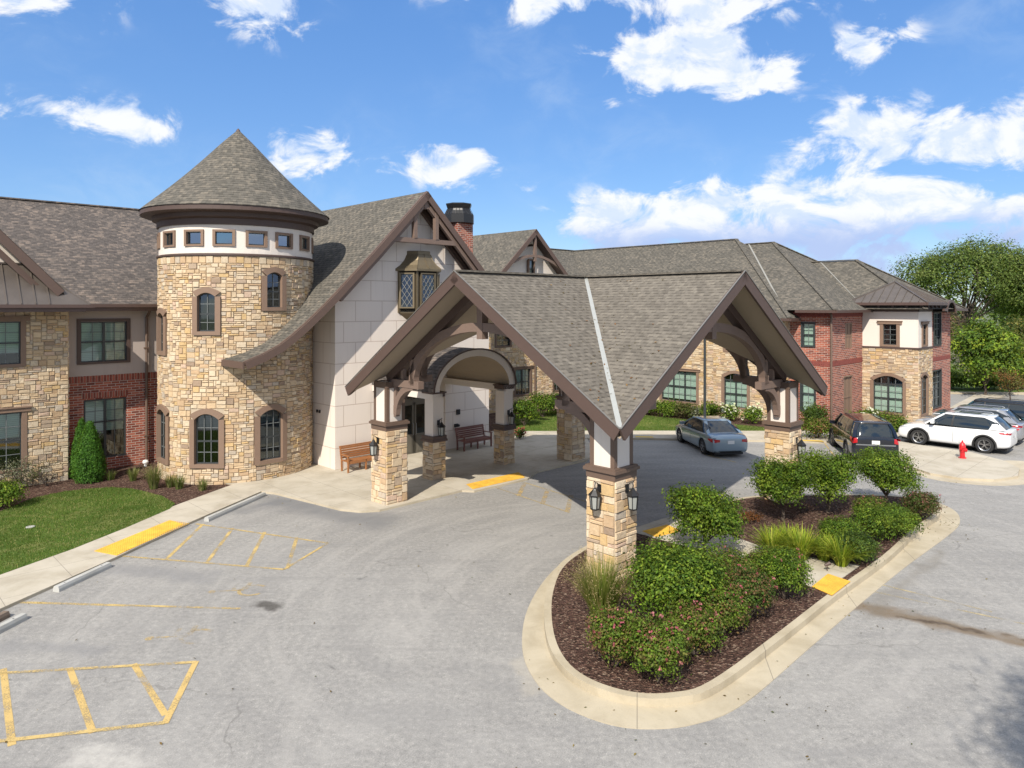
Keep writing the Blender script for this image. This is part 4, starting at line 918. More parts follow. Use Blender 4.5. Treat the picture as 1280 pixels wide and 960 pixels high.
for i in range(5): v_ = -13.2 + 3.0 * i / 4; mb.beam(W(29.5, v_, 6.58), W(29.0, v_, 6.66), .12, .14)
for i in range(4): t = 29.6 + 2.3 * i / 3; mb.beam(W(t, -12.9, 6.58), W(t, -13.4, 6.66), .12, .14)
mb.boxP(P, -12.95, -9.85, 6.35, 6.73, .0, .05); mb.boxP(Pv, 29.45, 32.07, 6.35, 6.73, .0, .05); part('eave_bracket', mb, M['trim_d'])
# ---- brick end
Pv = PV(-12.75); op = [(32.95, 34.35, 4.3, 6.25), (32.6, 34.4, .55, 2.75)]
mb = MB(); wall(mb, Pv, 32.07, 36.55, 0, 6.5, op, 0)
Qe = lambda s, z, d: W(36.55 + d, s, z); wall(mb, Qe, -12.75, 3, 0, 6.4, (), 0)
for i in range(40): a = 32.1 + 4.4 * i / 40; mb.boxP(Pv, a + .008, a + .10, 3.35, 3.6, 0, .02, 1)
part('brick_wall', mb, [M['brick'], dk])
for o_ in op: window(B, Pv, *o_, trim='box', units=2, nx=2, ny=(2, 3), blind=.0, tw=.07, trim_mat='sash')
mb = MB(); n = 10
A_ = [(33.65 - 1.0 * math.cos(math.pi * i / n), 6.3 + .75 * math.sin(math.pi * i / n)) for i in range(n + 1)]
for (a, za), (b_, zb_) in zip(A_, A_[1:]): mb.face([W(a, -13.5, za), W(b_, -13.5, zb_), W(b_, -11.0, zb_), W(a, -11.0, za)], 0, smooth=True)
mb.face([W(a, -12.76, z) for a, z in A_], 2); mb.sweep([W(a, -13.52, z) for a, z in A_], VV, .06, .16, -.07, 1)
mb.beam(W(34.6, -13.5, 6.45), W(37.2, -13.5, 6.45), .14, .15, 1); mb.beam(W(32.1, -13.5, 6.45), W(32.7, -13.5, 6.45), .14, .15, 1); mb.face([W(32.1, -13.45, 6.38), W(37.1, -13.45, 6.38), W(37.1, -12.7, 6.38), W(32.1, -12.7, 6.38)], 1)
part('eyebrow_dormer', mb, [M['roof'], M['gutter'], M['brick']])

# ================================================================== drive-through canopy
CTR = Vector((2.5, 24.1, 0)); rel = CTR - ORG; CT, CV = rel.dot(UU), rel.dot(VV)
def K(a, b, z=0.0): return W(CT + a, CV + b, z)        # canopy frame
PC = thing('entrance_canopy', 'freestanding shingled drive-through canopy with four gables on four stone piers', 'canopy', K(0, 0, 0))
HA, ZE, ZR = 5.73, 3.93, 7.66; SL = (ZR - ZE) / HA; PA = 4.72
mb = MB(); mu = MB()
dirs = [((0, -1), (1, 0)), ((1, 0), (0, 1)), ((0, 1), (-1, 0)), ((-1, 0), (0, -1))]     # gable normal, tangent
for (nx_, ny_), (tx, ty) in dirs:
    for sg in (-1, 1):
        a = K(nx_ * HA, ny_ * HA, ZR); b_ = K(0, 0, ZR); c_ = K(nx_ * HA + tx * sg * HA, ny_ * HA + ty * sg * HA, ZE)
        mb.face([a, b_, c_] if sg > 0 else [b_, a, c_], 0)
        for off, tgt in ((.24, mu),):
            tgt.face([a - Z3 * off, b_ - Z3 * off, c_ - Z3 * off], 0)
pr = mb.build('canopy_roof', M['roof_canopy'], PC); mu.build('ceiling', M['soffit'], PC)
mb = MB(); me_ = MB(); cap = MB()
for (nx_, ny_), (tx, ty) in dirs:
    for sg in (-1, 1):
        o1 = HA + .03
        pk = K(nx_ * o1, ny_ * o1, ZR + .01); ed = K(nx_ * o1 + tx * sg * (HA + .05), ny_ * o1 + ty * sg * (HA + .05), ZE - .02)
        side = UU * nx_ + VV * ny_
        mb.sweep([pk, ed], side, .07, .31, -.16)
        pk2 = K(nx_ * (o1 + .0), ny_ * (o1 + .0), ZR + .02); me_.sweep([pk2 + side * .035, ed + side * .035 + Z3 * .02], side, .035, .018, .006)
        # frieze against the soffit at the pier line
        mb.sweep([K(nx_ * PA, ny_ * PA, ZR - .27), K(nx_ * PA + tx * sg * PA, ny_ * PA + ty * sg * PA, ZR - .27 - PA * SL)], side, .30, .24, -.12, 1)
    cap.beam(K(0, 0, ZR + .03), K(nx_ * HA, ny_ * HA, ZR + .03), .26, .05)
mb.build('rake_board', [M['rake'], M['trim_d']], PC); me_.build('drip_edge', M['edge'], PC); cap.build('ridge_cap', M['roof_canopy'], pr)
mb = MB()
for sx, sy in ((1, 1), (1, -1), (-1, 1), (-1, -1)): mb.beam(K(0, 0, ZR + .015), K(sx * HA, sy * HA, ZE + .018), .17, .02)
mb.build('valley_flashing', M['flash'], PC)
# trusses
for (nx_, ny_), (tx, ty) in dirs:
    side = UU * nx_ + VV * ny_
    def T(a, z, o=PA): return K(nx_ * o + tx * a, ny_ * o + ty * a, z)
    mb = MB()
    mb.beam(T(0, 5.72), T(0, ZR - .35), .24, .24, up=side)                      # king pendant
    mb.beam(T(-.75, 6.05), T(.75, 6.05), .20, .20)                              # collar
    for sg in (-1, 1):
        arc = []
        for i in range(13):
            th = math.pi / 2 * i / 12; arc.append(T(sg * (3.35 * math.cos(th) ** 1.0), 4.15 + 1.92 * math.sin(th)))
        mb.sweep(arc, side, .22, .26, 0)
        mb.beam(T(sg * 2.95, 4.12), T(sg * (PA - .2), 4.12), .22, .24)             # hammer beam
        mb.beam(T(sg * 3.3, 4.1), T(sg * 3.3, 4.95), .20, .22, up=side)
        br = [T(sg * (PA - .42 - 1.0 * (1 - math.cos(math.pi / 2 * i / 8))), 3.05 + .98 * math.sin(math.pi / 2 * i / 8)) for i in range(9)]
        mb.sweep(br, side, .18, .20, 0)
        mb.beam(T(sg * (PA - .40), 2.98), T(sg * (PA - .40), 4.1), .16, .16, up=side)
        mb.beam(T(sg * 3.9, 4.1), T(sg * 3.9, 4.62), .13, .13, up=side)
    mb.build('truss', M['timber'], PC)
# piers
for k, (sx, sy) in enumerate(((-1, -1), (1, -1), (-1, 1), (1, 1))):
    c = (CT + sx * PA, CV + sy * PA); h = .42; zt_ = 2.52
    mb = MB(); square_box(mb, c, h, 0, zt_, 1)
    for i, F_ in enumerate(faces_of(c, h)): stones(mb, F_, -h, h, 0, zt_, (), 70 + 7 * k + i, cw=.105, ch=.092, dark=1.08)
    pier = mb.build('pier', [M['stone'], M['mortar']], PC)
    mb = MB(); square_box(mb, c, h + .02, zt_, zt_ + .17); square_box(mb, c, h + .075, zt_ + .17, zt_ + .25); square_box(mb, c, h + .04, zt_ + .25, zt_ + .29); mb.build('pier_cap', M['trim'], pier)
    hp = .36; zp = 4.12
    mb = MB(); square_box(mb, c, hp, zt_ + .29, zp); mb.build('post', M['stucco'], pier)
    mb = MB()
    for a in (-1, 1):
        for b_ in (-1, 1): square_box(mb, (c[0] + a * (hp - .045), c[1] + b_ * (hp - .045)), .06, zt_ + .29, zp + .02)
    for F_ in faces_of(c, hp): mb.boxP(F_, -hp, hp, zp - .18, zp + .02, 0, .03)
    mb.build('post_trim', M['trim'], pier)
# ================================================================== ground and paving
mb = MB(); mb.face([(-900, -300, -.03), (1200, -300, -.03), (1200, 1500, -.03), (-900, 1500, -.03)]); struct(mb.build('ground', M['ground']))
mb = MB(); mb.face([(-45, -35, 0), (70, -35, 0), (95, 54, 0), (20, 54, 0), (-45, 30, 0)]); struct(mb.build('asphalt_drive', M['asphalt']))
pave = [(-11.4, 0), (-11.25, 12), (-11.2, 15.52), (-10.45, 18.7), (-9.88, 21.65), (-8.95, 25.35), (-8.4, 25.15), (-6.76, 23.99), (-5.6, 23.15), (-4.9, 22.93), (-4.3, 23.05), (-3.68, 23.65), (-1.80, 25.5), (-1.35, 25.42), (0.60, 27.2), (1.0, 28.35), (2.2, 29.55), (3.2, 30.5), (3.75, 32), (3.75, 35.2), (3.2, 37.5), (-1, 37.5), (-3, 34.5), (-8, 31), (-11.2, 29), (-11.2, 26.6), (-10.35, 26.35), (-11.12, 23.77), (-12.0, 20.4), (-12.69, 17.58), (-13.2, 12), (-13.5, 0)]
struct(slab('pavement', pave, -.02, .07, M['walk'], M['kerb_plain']))
walk2 = [(3.2, 35.3), (6.4, 35.4), (12.5, 34.8), (15, 34.5), (17.6, 34.4), (16.95, 31.5), (16.35, 29.3), (16.5, 28.0), (17.2, 27.2), (18.3, 26.95), (19.6, 27.5), (20.6, 28.8), (20.95, 30.3), (20.7, 32.0), (19.3, 33.7), (18.6, 35.0), (23.7, 39.9), (29, 45.1), (37, 53), (35.5, 54), (28.2, 45.8), (22.6, 40.3), (19.3, 37.5), (13.5, 37.4), (3.2, 37.5)]
struct(slab('pavement', walk2, -.02, .10, M['walk'], M['kerb_plain']))
gut = [(16.2, 33.5), (16.0, 29.3), (16.1, 27.6), (17.0, 26.7), (18.4, 26.4), (20.0, 27.0), (21.4, 28.5), (22.6, 30.2), (20.9, 30.6), (20.0, 29.0), (17, 29), (17, 33.5)]
struct(slab('gutter_pan', smooth_loop(gut, 3), 0, .012, M['kerb_plain']))
bedL = [(-30, 16), (-13.7, 15), (-12.7, 17.8), (-11.1, 23.9), (-10.3, 26.45), (-11, 29), (-13, 34), (-30, 26)]
struct(slab('planting_bed', bedL, -.02, .045, M['mulch']))
lawnL = [G(x, y, .06) for x, y in ((-60, 655), (0, 640), (42, 623), (80, 615), (108, 611.5), (140, 609.5), (164, 611), (203, 620.5), (219, 630), (212, 636.5), (160, 659), (90, 687), (0, 719), (-60, 745), (-200, 800), (-300, 760), (-200, 680))]
struct(slab('lawn', lawnL, -.02, .075, M['lawn']))
bedR = [(-6, 36), (-1, 37.4), (13.5, 37.38), (19.3, 37.45), (22.6, 40.25), (23, 42), (20.5, 42.5), (17.3, 39), (15, 41), (5.35, 51), (-9, 40)]
struct(slab('planting_bed', bedR, -.02, .05, M['mulch']))
lawnR = [(-.5, 37.52), (13.2, 37.45), (14.6, 37.6), (13.6, 38.7), (11.5, 40.2), (9, 42), (6.4, 44.2), (3.5, 45.2), (1.2, 44), (-.1, 41)]
struct(slab('lawn', lawnR, -.02, .08, M['lawn']))
struct(slab('lawn', [(29, 54.6), (60, 52.5), (120, 50), (120, 160), (20, 160), (18, 57)], -.02, .06, M['lawn']))
struct(slab('kerb', [(29, 54.0), (60, 52.0), (95, 50), (95, 50.5), (60, 52.6), (29, 54.6)], -.02, .12, M['kerb_plain']))
# island
iso = [(2.11, 19.74), (1.01, 17.85), (0.36, 15.72), (0.20, 13.89), (0.4, 12.7), (0.83, 11.9), (1.5, 11.37), (2.16, 11.22), (2.95, 11.36), (3.9, 11.93), (5.65, 13.7), (7.45, 15.55), (10, 18.1), (12.48, 20.45), (13.75, 21.8), (14.45, 23.2), (14.3, 24.4), (13.2, 24.95), (10, 24.9), (8.2, 24.65), (7.0, 24.0), (5.2, 22.45), (3.5, 21.0)]
isi = [(2.35, 19.55), (1.35, 18.0), (0.92, 16.3), (0.80, 14.57), (0.92, 13.3), (1.3, 12.5), (2.0, 12.02), (2.75, 12.0), (3.5, 12.38), (5.25, 14.1), (7.2, 16.1), (9.7, 18.55), (11.8, 20.85), (13.3, 22.35), (13.75, 23.3), (13.5, 24.15), (12.5, 24.5), (10, 24.5), (8.4, 24.3), (7.2, 23.65), (5.4, 22.1), (3.6, 20.65)]
def offset(loop, d):
    P_ = loop; out = []
    for i, p in enumerate(P_):
        t = (P_[(i + 1) % len(P_)] - P_[i - 1]).normalized(); n = Vector((t.y, -t.x, 0)); out.append(p + n * d)
    return out
li = smooth_loop(isi, 5)
ar = sum(a.x * b.y - b.x * a.y for a, b in zip(li, li[1:] + li[:1])); sgn = 1 if ar > 0 else -1
struct(slab('gutter_pan', smooth_loop(iso, 5), -.01, .014, M['kerb']))
struct(slab('kerb', offset(li, .13 * sgn), -.01, .15, M['kerb']))
struct(slab('planting_bed', offset(li, -.03 * sgn), .0, .155, M['mulch']))
pathI = [(3.35, 20.62), (3.75, 20.25), (5.6, 18.35), (7.08, 16.35), (7.2, 16.3), (8.75, 17.85), (8.6, 17.95), (7.6, 18.55), (6.75, 19.25), (6.0, 20.6), (5.45, 22.3), (4.6, 21.75)]
struct(slab('footpath', pathI, .0, .168, M['walk']))
mb = MB()
nchip = 0
lin2 = [(p.x, p.y) for p in offset(li, -.12 * sgn)]
def inside(x, y, poly):
    c = False; j = len(poly) - 1
    for i in range(len(poly)):
        xi, yi = poly[i][0], poly[i][1]; xj, yj = poly[j][0], poly[j][1]
        if (yi > y) != (yj > y) and x < (xj - xi) * (y - yi) / (yj - yi) + xi: c = not c
        j = i
    return c
def in_np(xy, poly):
    x, y = xy[:, 0], xy[:, 1]; c = np.zeros(len(xy), bool); j = len(poly) - 1
    for i in range(len(poly)):
        xi, yi = poly[i][0], poly[i][1]; xj, yj = poly[j][0], poly[j][1]
        with np.errstate(divide='ignore', invalid='ignore'):
            k = ((yi > y) != (yj > y)) & (x < (xj - xi) * (y - yi) / ((yj - yi) if yj != yi else 1e-9) + xi)
        c ^= k; j = i
    return c
# generic many-quad mesh
def quads(name, V, C, mat, parent=None, smooth=False):
    """V (N,4,3) corners, C (N,3) colours"""
    N = len(V); me = bpy.data.meshes.new(name); me.vertices.add(N * 4); me.vertices.foreach_set('co', V.astype(np.float32).ravel())
    me.loops.add(N * 4); me.loops.foreach_set('vertex_index', np.arange(N * 4, dtype=np.int32)); me.polygons.add(N)
    me.polygons.foreach_set('loop_start', np.arange(0, N * 4, 4, dtype=np.int32)); me.polygons.foreach_set('loop_total', np.full(N, 4, dtype=np.int32))
    ca = me.color_attributes.new('Col', 'FLOAT_COLOR', 'CORNER'); a = np.ones((N * 4, 4), np.float32); a[:, :3] = np.repeat(C, 4, 0); ca.data.foreach_set('color', a.ravel())
    me.materials.append(mat); me.update(calc_edges=True); me.validate()
    o = bpy.data.objects.new(name, me); col.objects.link(o)
    if parent is not None: o.parent = parent
    return o
def unit(a): return a / np.maximum(np.linalg.norm(a, axis=-1, keepdims=True), 1e-9)
def leaf_quads(c, n, size, asp=.55, rg=RNG):
    """leaf-shaped rhombs at c facing n"""
    N = len(c); r = unit(rg.normal(size=(N, 3))); t = unit(np.cross(n, r)); b = np.cross(n, t); s = size[:, None]
    fold = n * s * .12
    return np.stack([c - t * s, c - b * s * asp + fold, c + t * s, c + b * s * asp + fold], 1)
N = 15000
xy = np.stack([RNG.uniform(.6, 14, N), RNG.uniform(11.8, 24.8, N)], 1); xy = xy[in_np(xy, lin2)]; xy = xy[~in_np(xy, pathI)]
cen = np.concatenate([xy, RNG.uniform(.157, .178, (len(xy), 1))], 1); nn = unit(RNG.normal(size=(len(xy), 3)) * [.5, .5, .3] + [0, 0, 1])
pal = np.array([(.03, .018, .013), (.07, .04, .03), (.12, .07, .05), (.20, .14, .10), (.32, .25, .18)])[RNG.choice(5, len(xy), p=[.28, .34, .22, .11, .05])]
tag(quads('mulch_chips', leaf_quads(cen, nn, RNG.uniform(.010, .035, len(xy)), .35), pal, M['blade']), kind='stuff')
# grass blades
def turf(poly, N, h, z, x0=None):
    P_ = np.array([(p[0], p[1]) for p in poly]); lo, hi = P_.min(0), P_.max(0); xy = RNG.uniform(lo, hi, (N, 2)); xy = xy[in_np(xy, [tuple(p) for p in P_])]
    n = len(xy); b = np.concatenate([xy, np.full((n, 1), z)], 1); a = RNG.uniform(0, 2 * math.pi, n); wv = np.stack([np.cos(a), np.sin(a), np.zeros(n)], 1) * .008
    tip = b + np.stack([RNG.normal(0, .35, n), RNG.normal(0, .35, n), np.ones(n)], 1) * (h * RNG.uniform(.5, 1.2, n))[:, None]
    V = np.stack([b - wv, b + wv, tip + wv * .3, tip - wv * .3], 1); g = RNG.uniform(0, 1, (n, 1)); big = (.5 + .5 * np.sin(xy[:, :1] * 1.3 + 2 * np.sin(xy[:, 1:] * .9)))
    C = (1 - g) * np.array([.04, .085, .014]) + g * np.array([.15, .225, .04]); C = C * (.8 + .35 * big); dry = RNG.uniform(0, 1, n) < .09 + .10 * (big[:, 0] > .93); C[dry] = (.34, .30, .12)
    return V, C
def grow(polys, name='grass'):
    V, C = zip(*[turf(*p) for p in polys]); tag(quads(name, np.concatenate(V), np.concatenate(C), M['blade']), kind='stuff')
vis = [p for p in lawnL]
grow([(vis, 90000, .045, .07)]); grow([(lawnR, 70000, .06, .075)])

# fallen leaves
def litter(name, cen, s0, s1, pal, nz=1.0):
    n = len(cen); nn = unit(RNG.normal(size=(n, 3)) * [.3, .3, .1] + [0, 0, nz]); C = np.array(pal)[RNG.choice(len(pal), n)] * RNG.uniform(.7, 1.2, (n, 1))
    tag(quads(name, leaf_quads(cen, nn, RNG.uniform(s0, s1, n), .5), C, M['blade']), kind='stuff')
pts_ = []
for (px, py, sp, k) in ((1187, 655, .35, 45), (1172, 668, .5, 25), (1060, 765, .8, 40), (930, 880, .9, 30), (700, 885, .8, 20), (450, 642, 1.2, 26), (345, 622, .8, 20), (60, 735, .9, 26), (20, 765, .5, 18), (1180, 598, .8, 16), (520, 745, 4.0, 30), (250, 800, 3.0, 25), (1100, 720, 3.0, 30)):
    c_ = G(px, py); pts_.append(np.stack([RNG.normal(c_.x, sp, k), RNG.normal(c_.y, sp, k), np.full(k, .022)], 1))
litter('fallen_leaves', np.concatenate(pts_), .015, .035, [(.16, .10, .04), (.10, .06, .03), (.22, .16, .05), (.07, .08, .03)])
# ---- painted lines
def line(name, pts, wd, mat, z=.004, base=0.0):
    mb = MB()
    for a, b in pts:
        a = G(*a); b = G(*b); d = (b - a).normalized(); s = Vector((-d.y, d.x, 0)) * wd / 2; q = Z3 * (z + base); n = max(1, int((b - a).length / .5))
        for i in range(n):
            p, r = a + (b - a) * i / n, a + (b - a) * (i + 1) / n; mb.face([p - s + q, r - s + q, r + s + q, p + s + q])
    return struct(mb.build(name, mat))
line('road_marking', [((4, 836), (15, 932)), ((87, 835), (116, 916)), ((167, 830), (207, 894))], .11, M['yellow'])
line('road_marking', [((245, 827), (206, 905))], .11, M['yellow'], .008)
line('road_marking', [((0, 927), (206, 904)), ((-80, 936), (0, 927))], .10, M['yellow_faint'], .012)
line('road_marking', [((-80, 847), (0, 842)), ((0, 842), (245, 828))], .09, M['yellow_faint'], .012)
line('road_marking', [((207, 700), (254, 655)), ((258, 704), (291, 660)), ((308, 708), (331, 665)), ((359, 711), (371, 672)), ((25, 753), (160, 757))], .10, M['yellow_faint'])
line('road_marking', [((355, 712), (410, 679)), ((137, 694), (355, 712)), ((245, 655), (410, 679)), ((160, 757), (300, 761))], .085, M['yellow_faint'], .008)
hz = M['yellow_hatch'] = m_paint('hatch_paint', (.50, .36, .15), .47)
line('road_marking', [((624, 611), (628, 603)), ((648, 620), (656, 604)), ((678, 630), (685, 611)), ((709, 640), (714, 619))], .16, hz)
line('road_marking', [((612, 607), (712, 641)), ((645, 600), (735, 628))], .07, m_paint('thin_hatch_paint', (.46, .36, .18), .50), .008)
line('road_marking', [((1085, 738), (1290, 782)), ((1078, 725), (1240, 765))], .07, m_paint('nearly_gone_paint', (.46, .38, .22), .46), .004)
line('road_marking', [((920, 618 - 40), (880, 568)), ((1048, 577), (1030, 553))], .08, M['yellow_faint'], .004)
# faded wheelchair symbols
for cx, cy in ((288, 739), (214, 797)):
    mb = MB(); c = G(cx, cy); n = 18; e1 = Vector((.95, .1, 0)).normalized(); e2 = Vector((-.1, .95, 0)).normalized()
    pt = lambda x, y: c + e1 * x + e2 * y + Z3 * .006
    for i in range(14):
        a0_, a1_ = R(40 + 20 * i), R(60 + 20 * i); mb.face([pt(.5 + .34 * math.cos(a0_), .34 * math.sin(a0_)), pt(.5 + .34 * math.cos(a1_), .34 * math.sin(a1_)), pt(.5 + .26 * math.cos(a1_), .26 * math.sin(a1_)), pt(.5 + .26 * math.cos(a0_), .26 * math.sin(a0_))])
    mb.face([pt(-.42 + .09 * math.cos(2 * math.pi * i / 10), .09 * math.sin(2 * math.pi * i / 10)) for i in range(10)])
    for (x0, y0, x1, y1) in ((-.3, 0, .3, .06), (.28, .05, .38, .5), (.0, .1, .08, .4)): mb.face([pt(x0, y0), pt(x1, y0), pt(x1, y1), pt(x0, y1)])
    struct(mb.build('road_marking', m_paint('worn_symbol_paint', (.50, .37, .16), .455)))

# ---- tactile panels
def tactile(pts, z, label, nd=1):
    mb = MB(); q = [G(x, y, z) for x, y in pts]; u = q[1] - q[0]; w_ = q[3] - q[0]
    mb.box8([p + Z3 * 0 for p in q] + [p + Z3 * .012 for p in q])
    L_, K_ = u.length, w_.length; e1, e2 = u / L_, w_ / K_; nx, ny = int(L_ / .075), int(K_ / .075)
    for i in range(nx):
        for j in range(ny):
            c = q[0] + u * ((i + .5) / nx) + w_ * ((j + .5) / ny) + Z3 * .012; r = .014
            mb.face([c + e1 * r + e2 * r, c - e1 * r + e2 * r, c - e1 * r - e2 * r, c + e1 * r - e2 * r]); top_ = [c + (e1 * a + e2 * b_) * r + Z3 * (.008 if 1 else 0) for a, b_ in ((1, 1), (-1, 1), (-1, -1), (1, -1))]
            mb.face([p_ for p_ in top_]); 
            for k in range(4):
                a, b_ = ((1, 1), (-1, 1), (-1, -1), (1, -1))[k], ((1, 1), (-1, 1), (-1, -1), (1, -1))[(k + 1) % 4]
                mb.face([c + (e1 * a[0] + e2 * a[1]) * r * 1.3, c + (e1 * b_[0] + e2 * b_[1]) * r * 1.3, top_[(k + 1) % 4], top_[k]])
    nj = int(round(L_ / .6))
    for i in range(1, nj):
        p = q[0] + u * (i / nj); mb.face([p - e1 * .006 + Z3 * .014, p + e1 * .014 + Z3 * .014, p + e1 * .014 + w_ + Z3 * .014, p - e1 * .014 + w_ + Z3 * .014], 1)
    o = mb.build('tactile_paving', [M['tactile'], M['tactile_d']]); tag(o, label, 'tactile paving', 'yellow tactile panels at the dropped kerbs'); return o
M['tactile_d'] = plain('tactile_joint', (.42, .20, .02), .8)
tactile([(118, 689), (146, 694.5), (229, 655.5), (212, 650.5)], .072, 'long yellow tactile strip on the walk beside the left lawn')
tactile([(583, 605.5), (591, 611.5), (656, 597), (648, 590.5)], .072, 'long yellow tactile strip at the entrance kerb below the porch columns')
tactile([(803, 664), (820, 671.5), (850, 664.5), (834, 656)], .167, 'yellow tactile panel at the shaded inner end of the island path')
tactile([(1015, 733.5), (1040, 744.5), (1063, 727.0), (1035, 717.5)], .167, 'yellow tactile panel at the sunny outer end of the island path')
def kstrip(a, b, z, lab):
    mb = MB(); p, q = G(*a, z), G(*b, z); d = Vector((0, .28, 0)); mb.box8([p, q, q + d, p + d, p + Z3 * .008, q + Z3 * .008, q + d + Z3 * .008, p + d + Z3 * .008]); o = mb.build('painted_kerb', M['kerb_yellow']); tag(o, lab, 'painted kerb', 'yellow kerb sections along the far walk')
kstrip((795, 546.5), (817, 547), .104, 'yellow painted kerb section left of the silver blue sedan'); kstrip((1002, 551), (1030, 552), .104, 'yellow painted kerb section between the right pier and the dark car')

# ---- wheel stops
def wheel_stop(a, b, label, mat):
    a, b = G(*a), G(*b); d = b - a; L_ = d.length; o = thing('wheel_stop', label, 'wheel stop', (a + b) / 2, math.atan2(d.y, d.x), 'concrete wheel stops at the left parking bays')
    mb = MB(); h = L_ / 2
    sec = [(-.09, 0), (-.085, .07), (-.06, .13), (.06, .13), (.085, .07), (.09, 0)]
    for (y0, z0), (y1, z1) in zip(sec, sec[1:]): mb.face([(-h, y0, z0), (h, y0, z0), (h, y1, z1), (-h, y1, z1)])
    for x in (-h, h): mb.face([(x, y_, z_) for y_, z_ in sec])
    mb.build('concrete_bar', mat, o, world=False)
    mb = MB()
    for x in (-h * .7, h * .7): mb.tube([(x, 0, .125), (x, 0, .137)], .018, 8)
    mb.build('anchor_pin', M['steel'], o, world=False)
wheel_stop((258, 652), (330, 620), 'long grey wheel stop next to the tower walk', M['stop'])
wheel_stop((70, 740), (136, 709), 'sunlit grey wheel stop between the two faded parking lines', M['stop'])
wheel_stop((-70, 826), (30, 774), 'pale wheel stop cut off by the left edge of the picture', M['stop'])
wheel_stop((-60, 806), (8, 771), 'dark brown wheel stop at the left edge against the walk', plain('stained_concrete', (.16, .12, .09), .9, var=.3))

# ================================================================== fixtures
def lantern():
    o = thing('wall_lantern', 'x', 'lantern')
    mb = MB(); mb.box(0, .03, -.06, .06, .10, .30); mb.tube([(.03, 0, .24), (.10, 0, .34), (.17, 0, .36), (.20, 0, .30), (.19, 0, .25)], .012, 8); mb.tube([(.17, 0, .36), (.21, 0, .40), (.23, 0, .38)], .009, 8)
    mb.build('bracket', M['black'], o, world=False)
    mb = MB(); cx = .19
    for (r0, z0), (r1, z1) in zip([(.155, .06), (.165, .075), (.06, .19), (.045, .22), (.0, .26)], [(.165, .075), (.06, .19), (.045, .22), (.0, .26)]):
        A_ = [(cx + r0 * math.cos(math.pi / 3 * k), r0 * math.sin(math.pi / 3 * k), z0) for k in range(6)]; B_ = [(cx + r1 * math.cos(math.pi / 3 * k), r1 * math.sin(math.pi / 3 * k), z1) for k in range(6)]
        for k in range(6): mb.face([A_[k], A_[(k + 1) % 6], B_[(k + 1) % 6], B_[k]])
    for k in range(6):
        a = math.pi / 3 * k; mb.beam((cx + .105 * math.cos(a), .105 * math.sin(a), -.26), (cx + .135 * math.cos(a), .135 * math.sin(a), .07), .018, .018)
        b_ = a + math.pi / 3
        for z, r in ((-.26, .108), (.06, .138)): mb.beam((cx + r * math.cos(a), r * math.sin(a), z), (cx + r * math.cos(b_), r * math.sin(b_), z), .02, .025)
    mb.tube([(cx, 0, -.30), (cx, 0, -.26)], [.05, .12], 6)
    mb.build('cage', M['black'], o, world=False)
    mb = MB()
    A_ = [(cx + .098 * math.cos(math.pi / 3 * k), .098 * math.sin(math.pi / 3 * k), -.25) for k in range(6)]; B_ = [(cx + .125 * math.cos(math.pi / 3 * k), .125 * math.sin(math.pi / 3 * k), .06) for k in range(6)]
    for k in range(6): mb.face([A_[k], A_[(k + 1) % 6], B_[(k + 1) % 6], B_[k]])
    mb.build('lamp_glass', M['frost'], o, world=False); return o
l0 = lantern(); aU, aV = ANG + math.pi, ANG - math.pi / 2     # facing -u, facing -v
hz_ = PA + .42 + .03
def pos(sx, sy, face, z): return K(sx * PA + (-.45 if face == 'u' else 0), sy * PA + (-.45 if face == 'v' else 0), z)
spots = [(pos(-1, -1, 'u', 2.10), aU, 'black lantern on the left face of the nearest stone pier'), (pos(-1, -1, 'v', 2.10), aV, 'black lantern on the right face of the nearest stone pier'),
         (pos(-1, 1, 'u', 1.98), aU, 'black lantern on the leftmost stone pier near the wooden bench'), (pos(1, -1, 'v', 2.0), aV, 'black lantern on the right-hand stone pier behind the island shrubs'),
         (W(2.06, -3.80 - .255, 2.02), aV, 'black lantern on the left porch column'), (W(5.80, -3.80 - .255, 2.02), aV, 'black lantern on the right porch column')]
for i, (p, a, lab) in enumerate(spots):
    if i == 0: l0.matrix_basis = Matrix.Translation(p) @ Matrix.Rotation(a, 4, 'Z'); l0['label'] = lab; l0['group'] = 'black wall lanterns'
    else: dup(l0, p, a, lab)

def bench(loc, rz, mat, label):
    o = thing('park_bench', label, 'bench', loc, rz, 'wooden benches by the entrance'); L_ = 1.75; h = L_ / 2
    def b_(name, boxes, m_=mat):
        mb = MB()
        for q in boxes: mb.box(*q)
        mb.build(name, m_, o, world=False)
    b_('seat', [(-h, h, -.55 + i * .095, -.55 + i * .095 + .078, .42, .445) for i in range(5)] + [(-h, h, -.56, -.53, .33, .42)])
    mb = MB()
    for i in range(5):
        z = .53 + i * .088; y = -.06 + (z - .45) * .22; mb.beam((-h, y, z), (h, y, z), .022, .07)
    mb.beam((-h, .06, .95), (h, .06, .95), .035, .06); mb.build('backrest', mat, o, world=False)
    for x in (-h + .04, h - .04):
        b_('leg', [(x - .03, x + .03, -.58, -.52, 0, .64)]); mb = MB(); mb.beam((x, -.08, 0), (x, -.06, .45), .06, .06, up=Vector((1, 0, 0))); mb.beam((x, -.06, .45), (x, .06, .96), .055, .05, up=Vector((1, 0, 0))); mb.build('leg', mat, o, world=False)
        b_('armrest', [(x - .04, x + .04, -.62, 0.0, .64, .67)])
    b_('leg', [(-.03, .03, -.56, -.5, 0, .42), (-.03, .03, -.1, -.04, 0, .42)])
bench(W(.95, -.25, .07), ANG, M['wood'], 'orange brown slatted bench against the white wall beside the leftmost pier')
bench(W(6.95, -.30, .07), ANG, M['wood_r'], 'reddish brown slatted bench in the shade right of the entrance door')

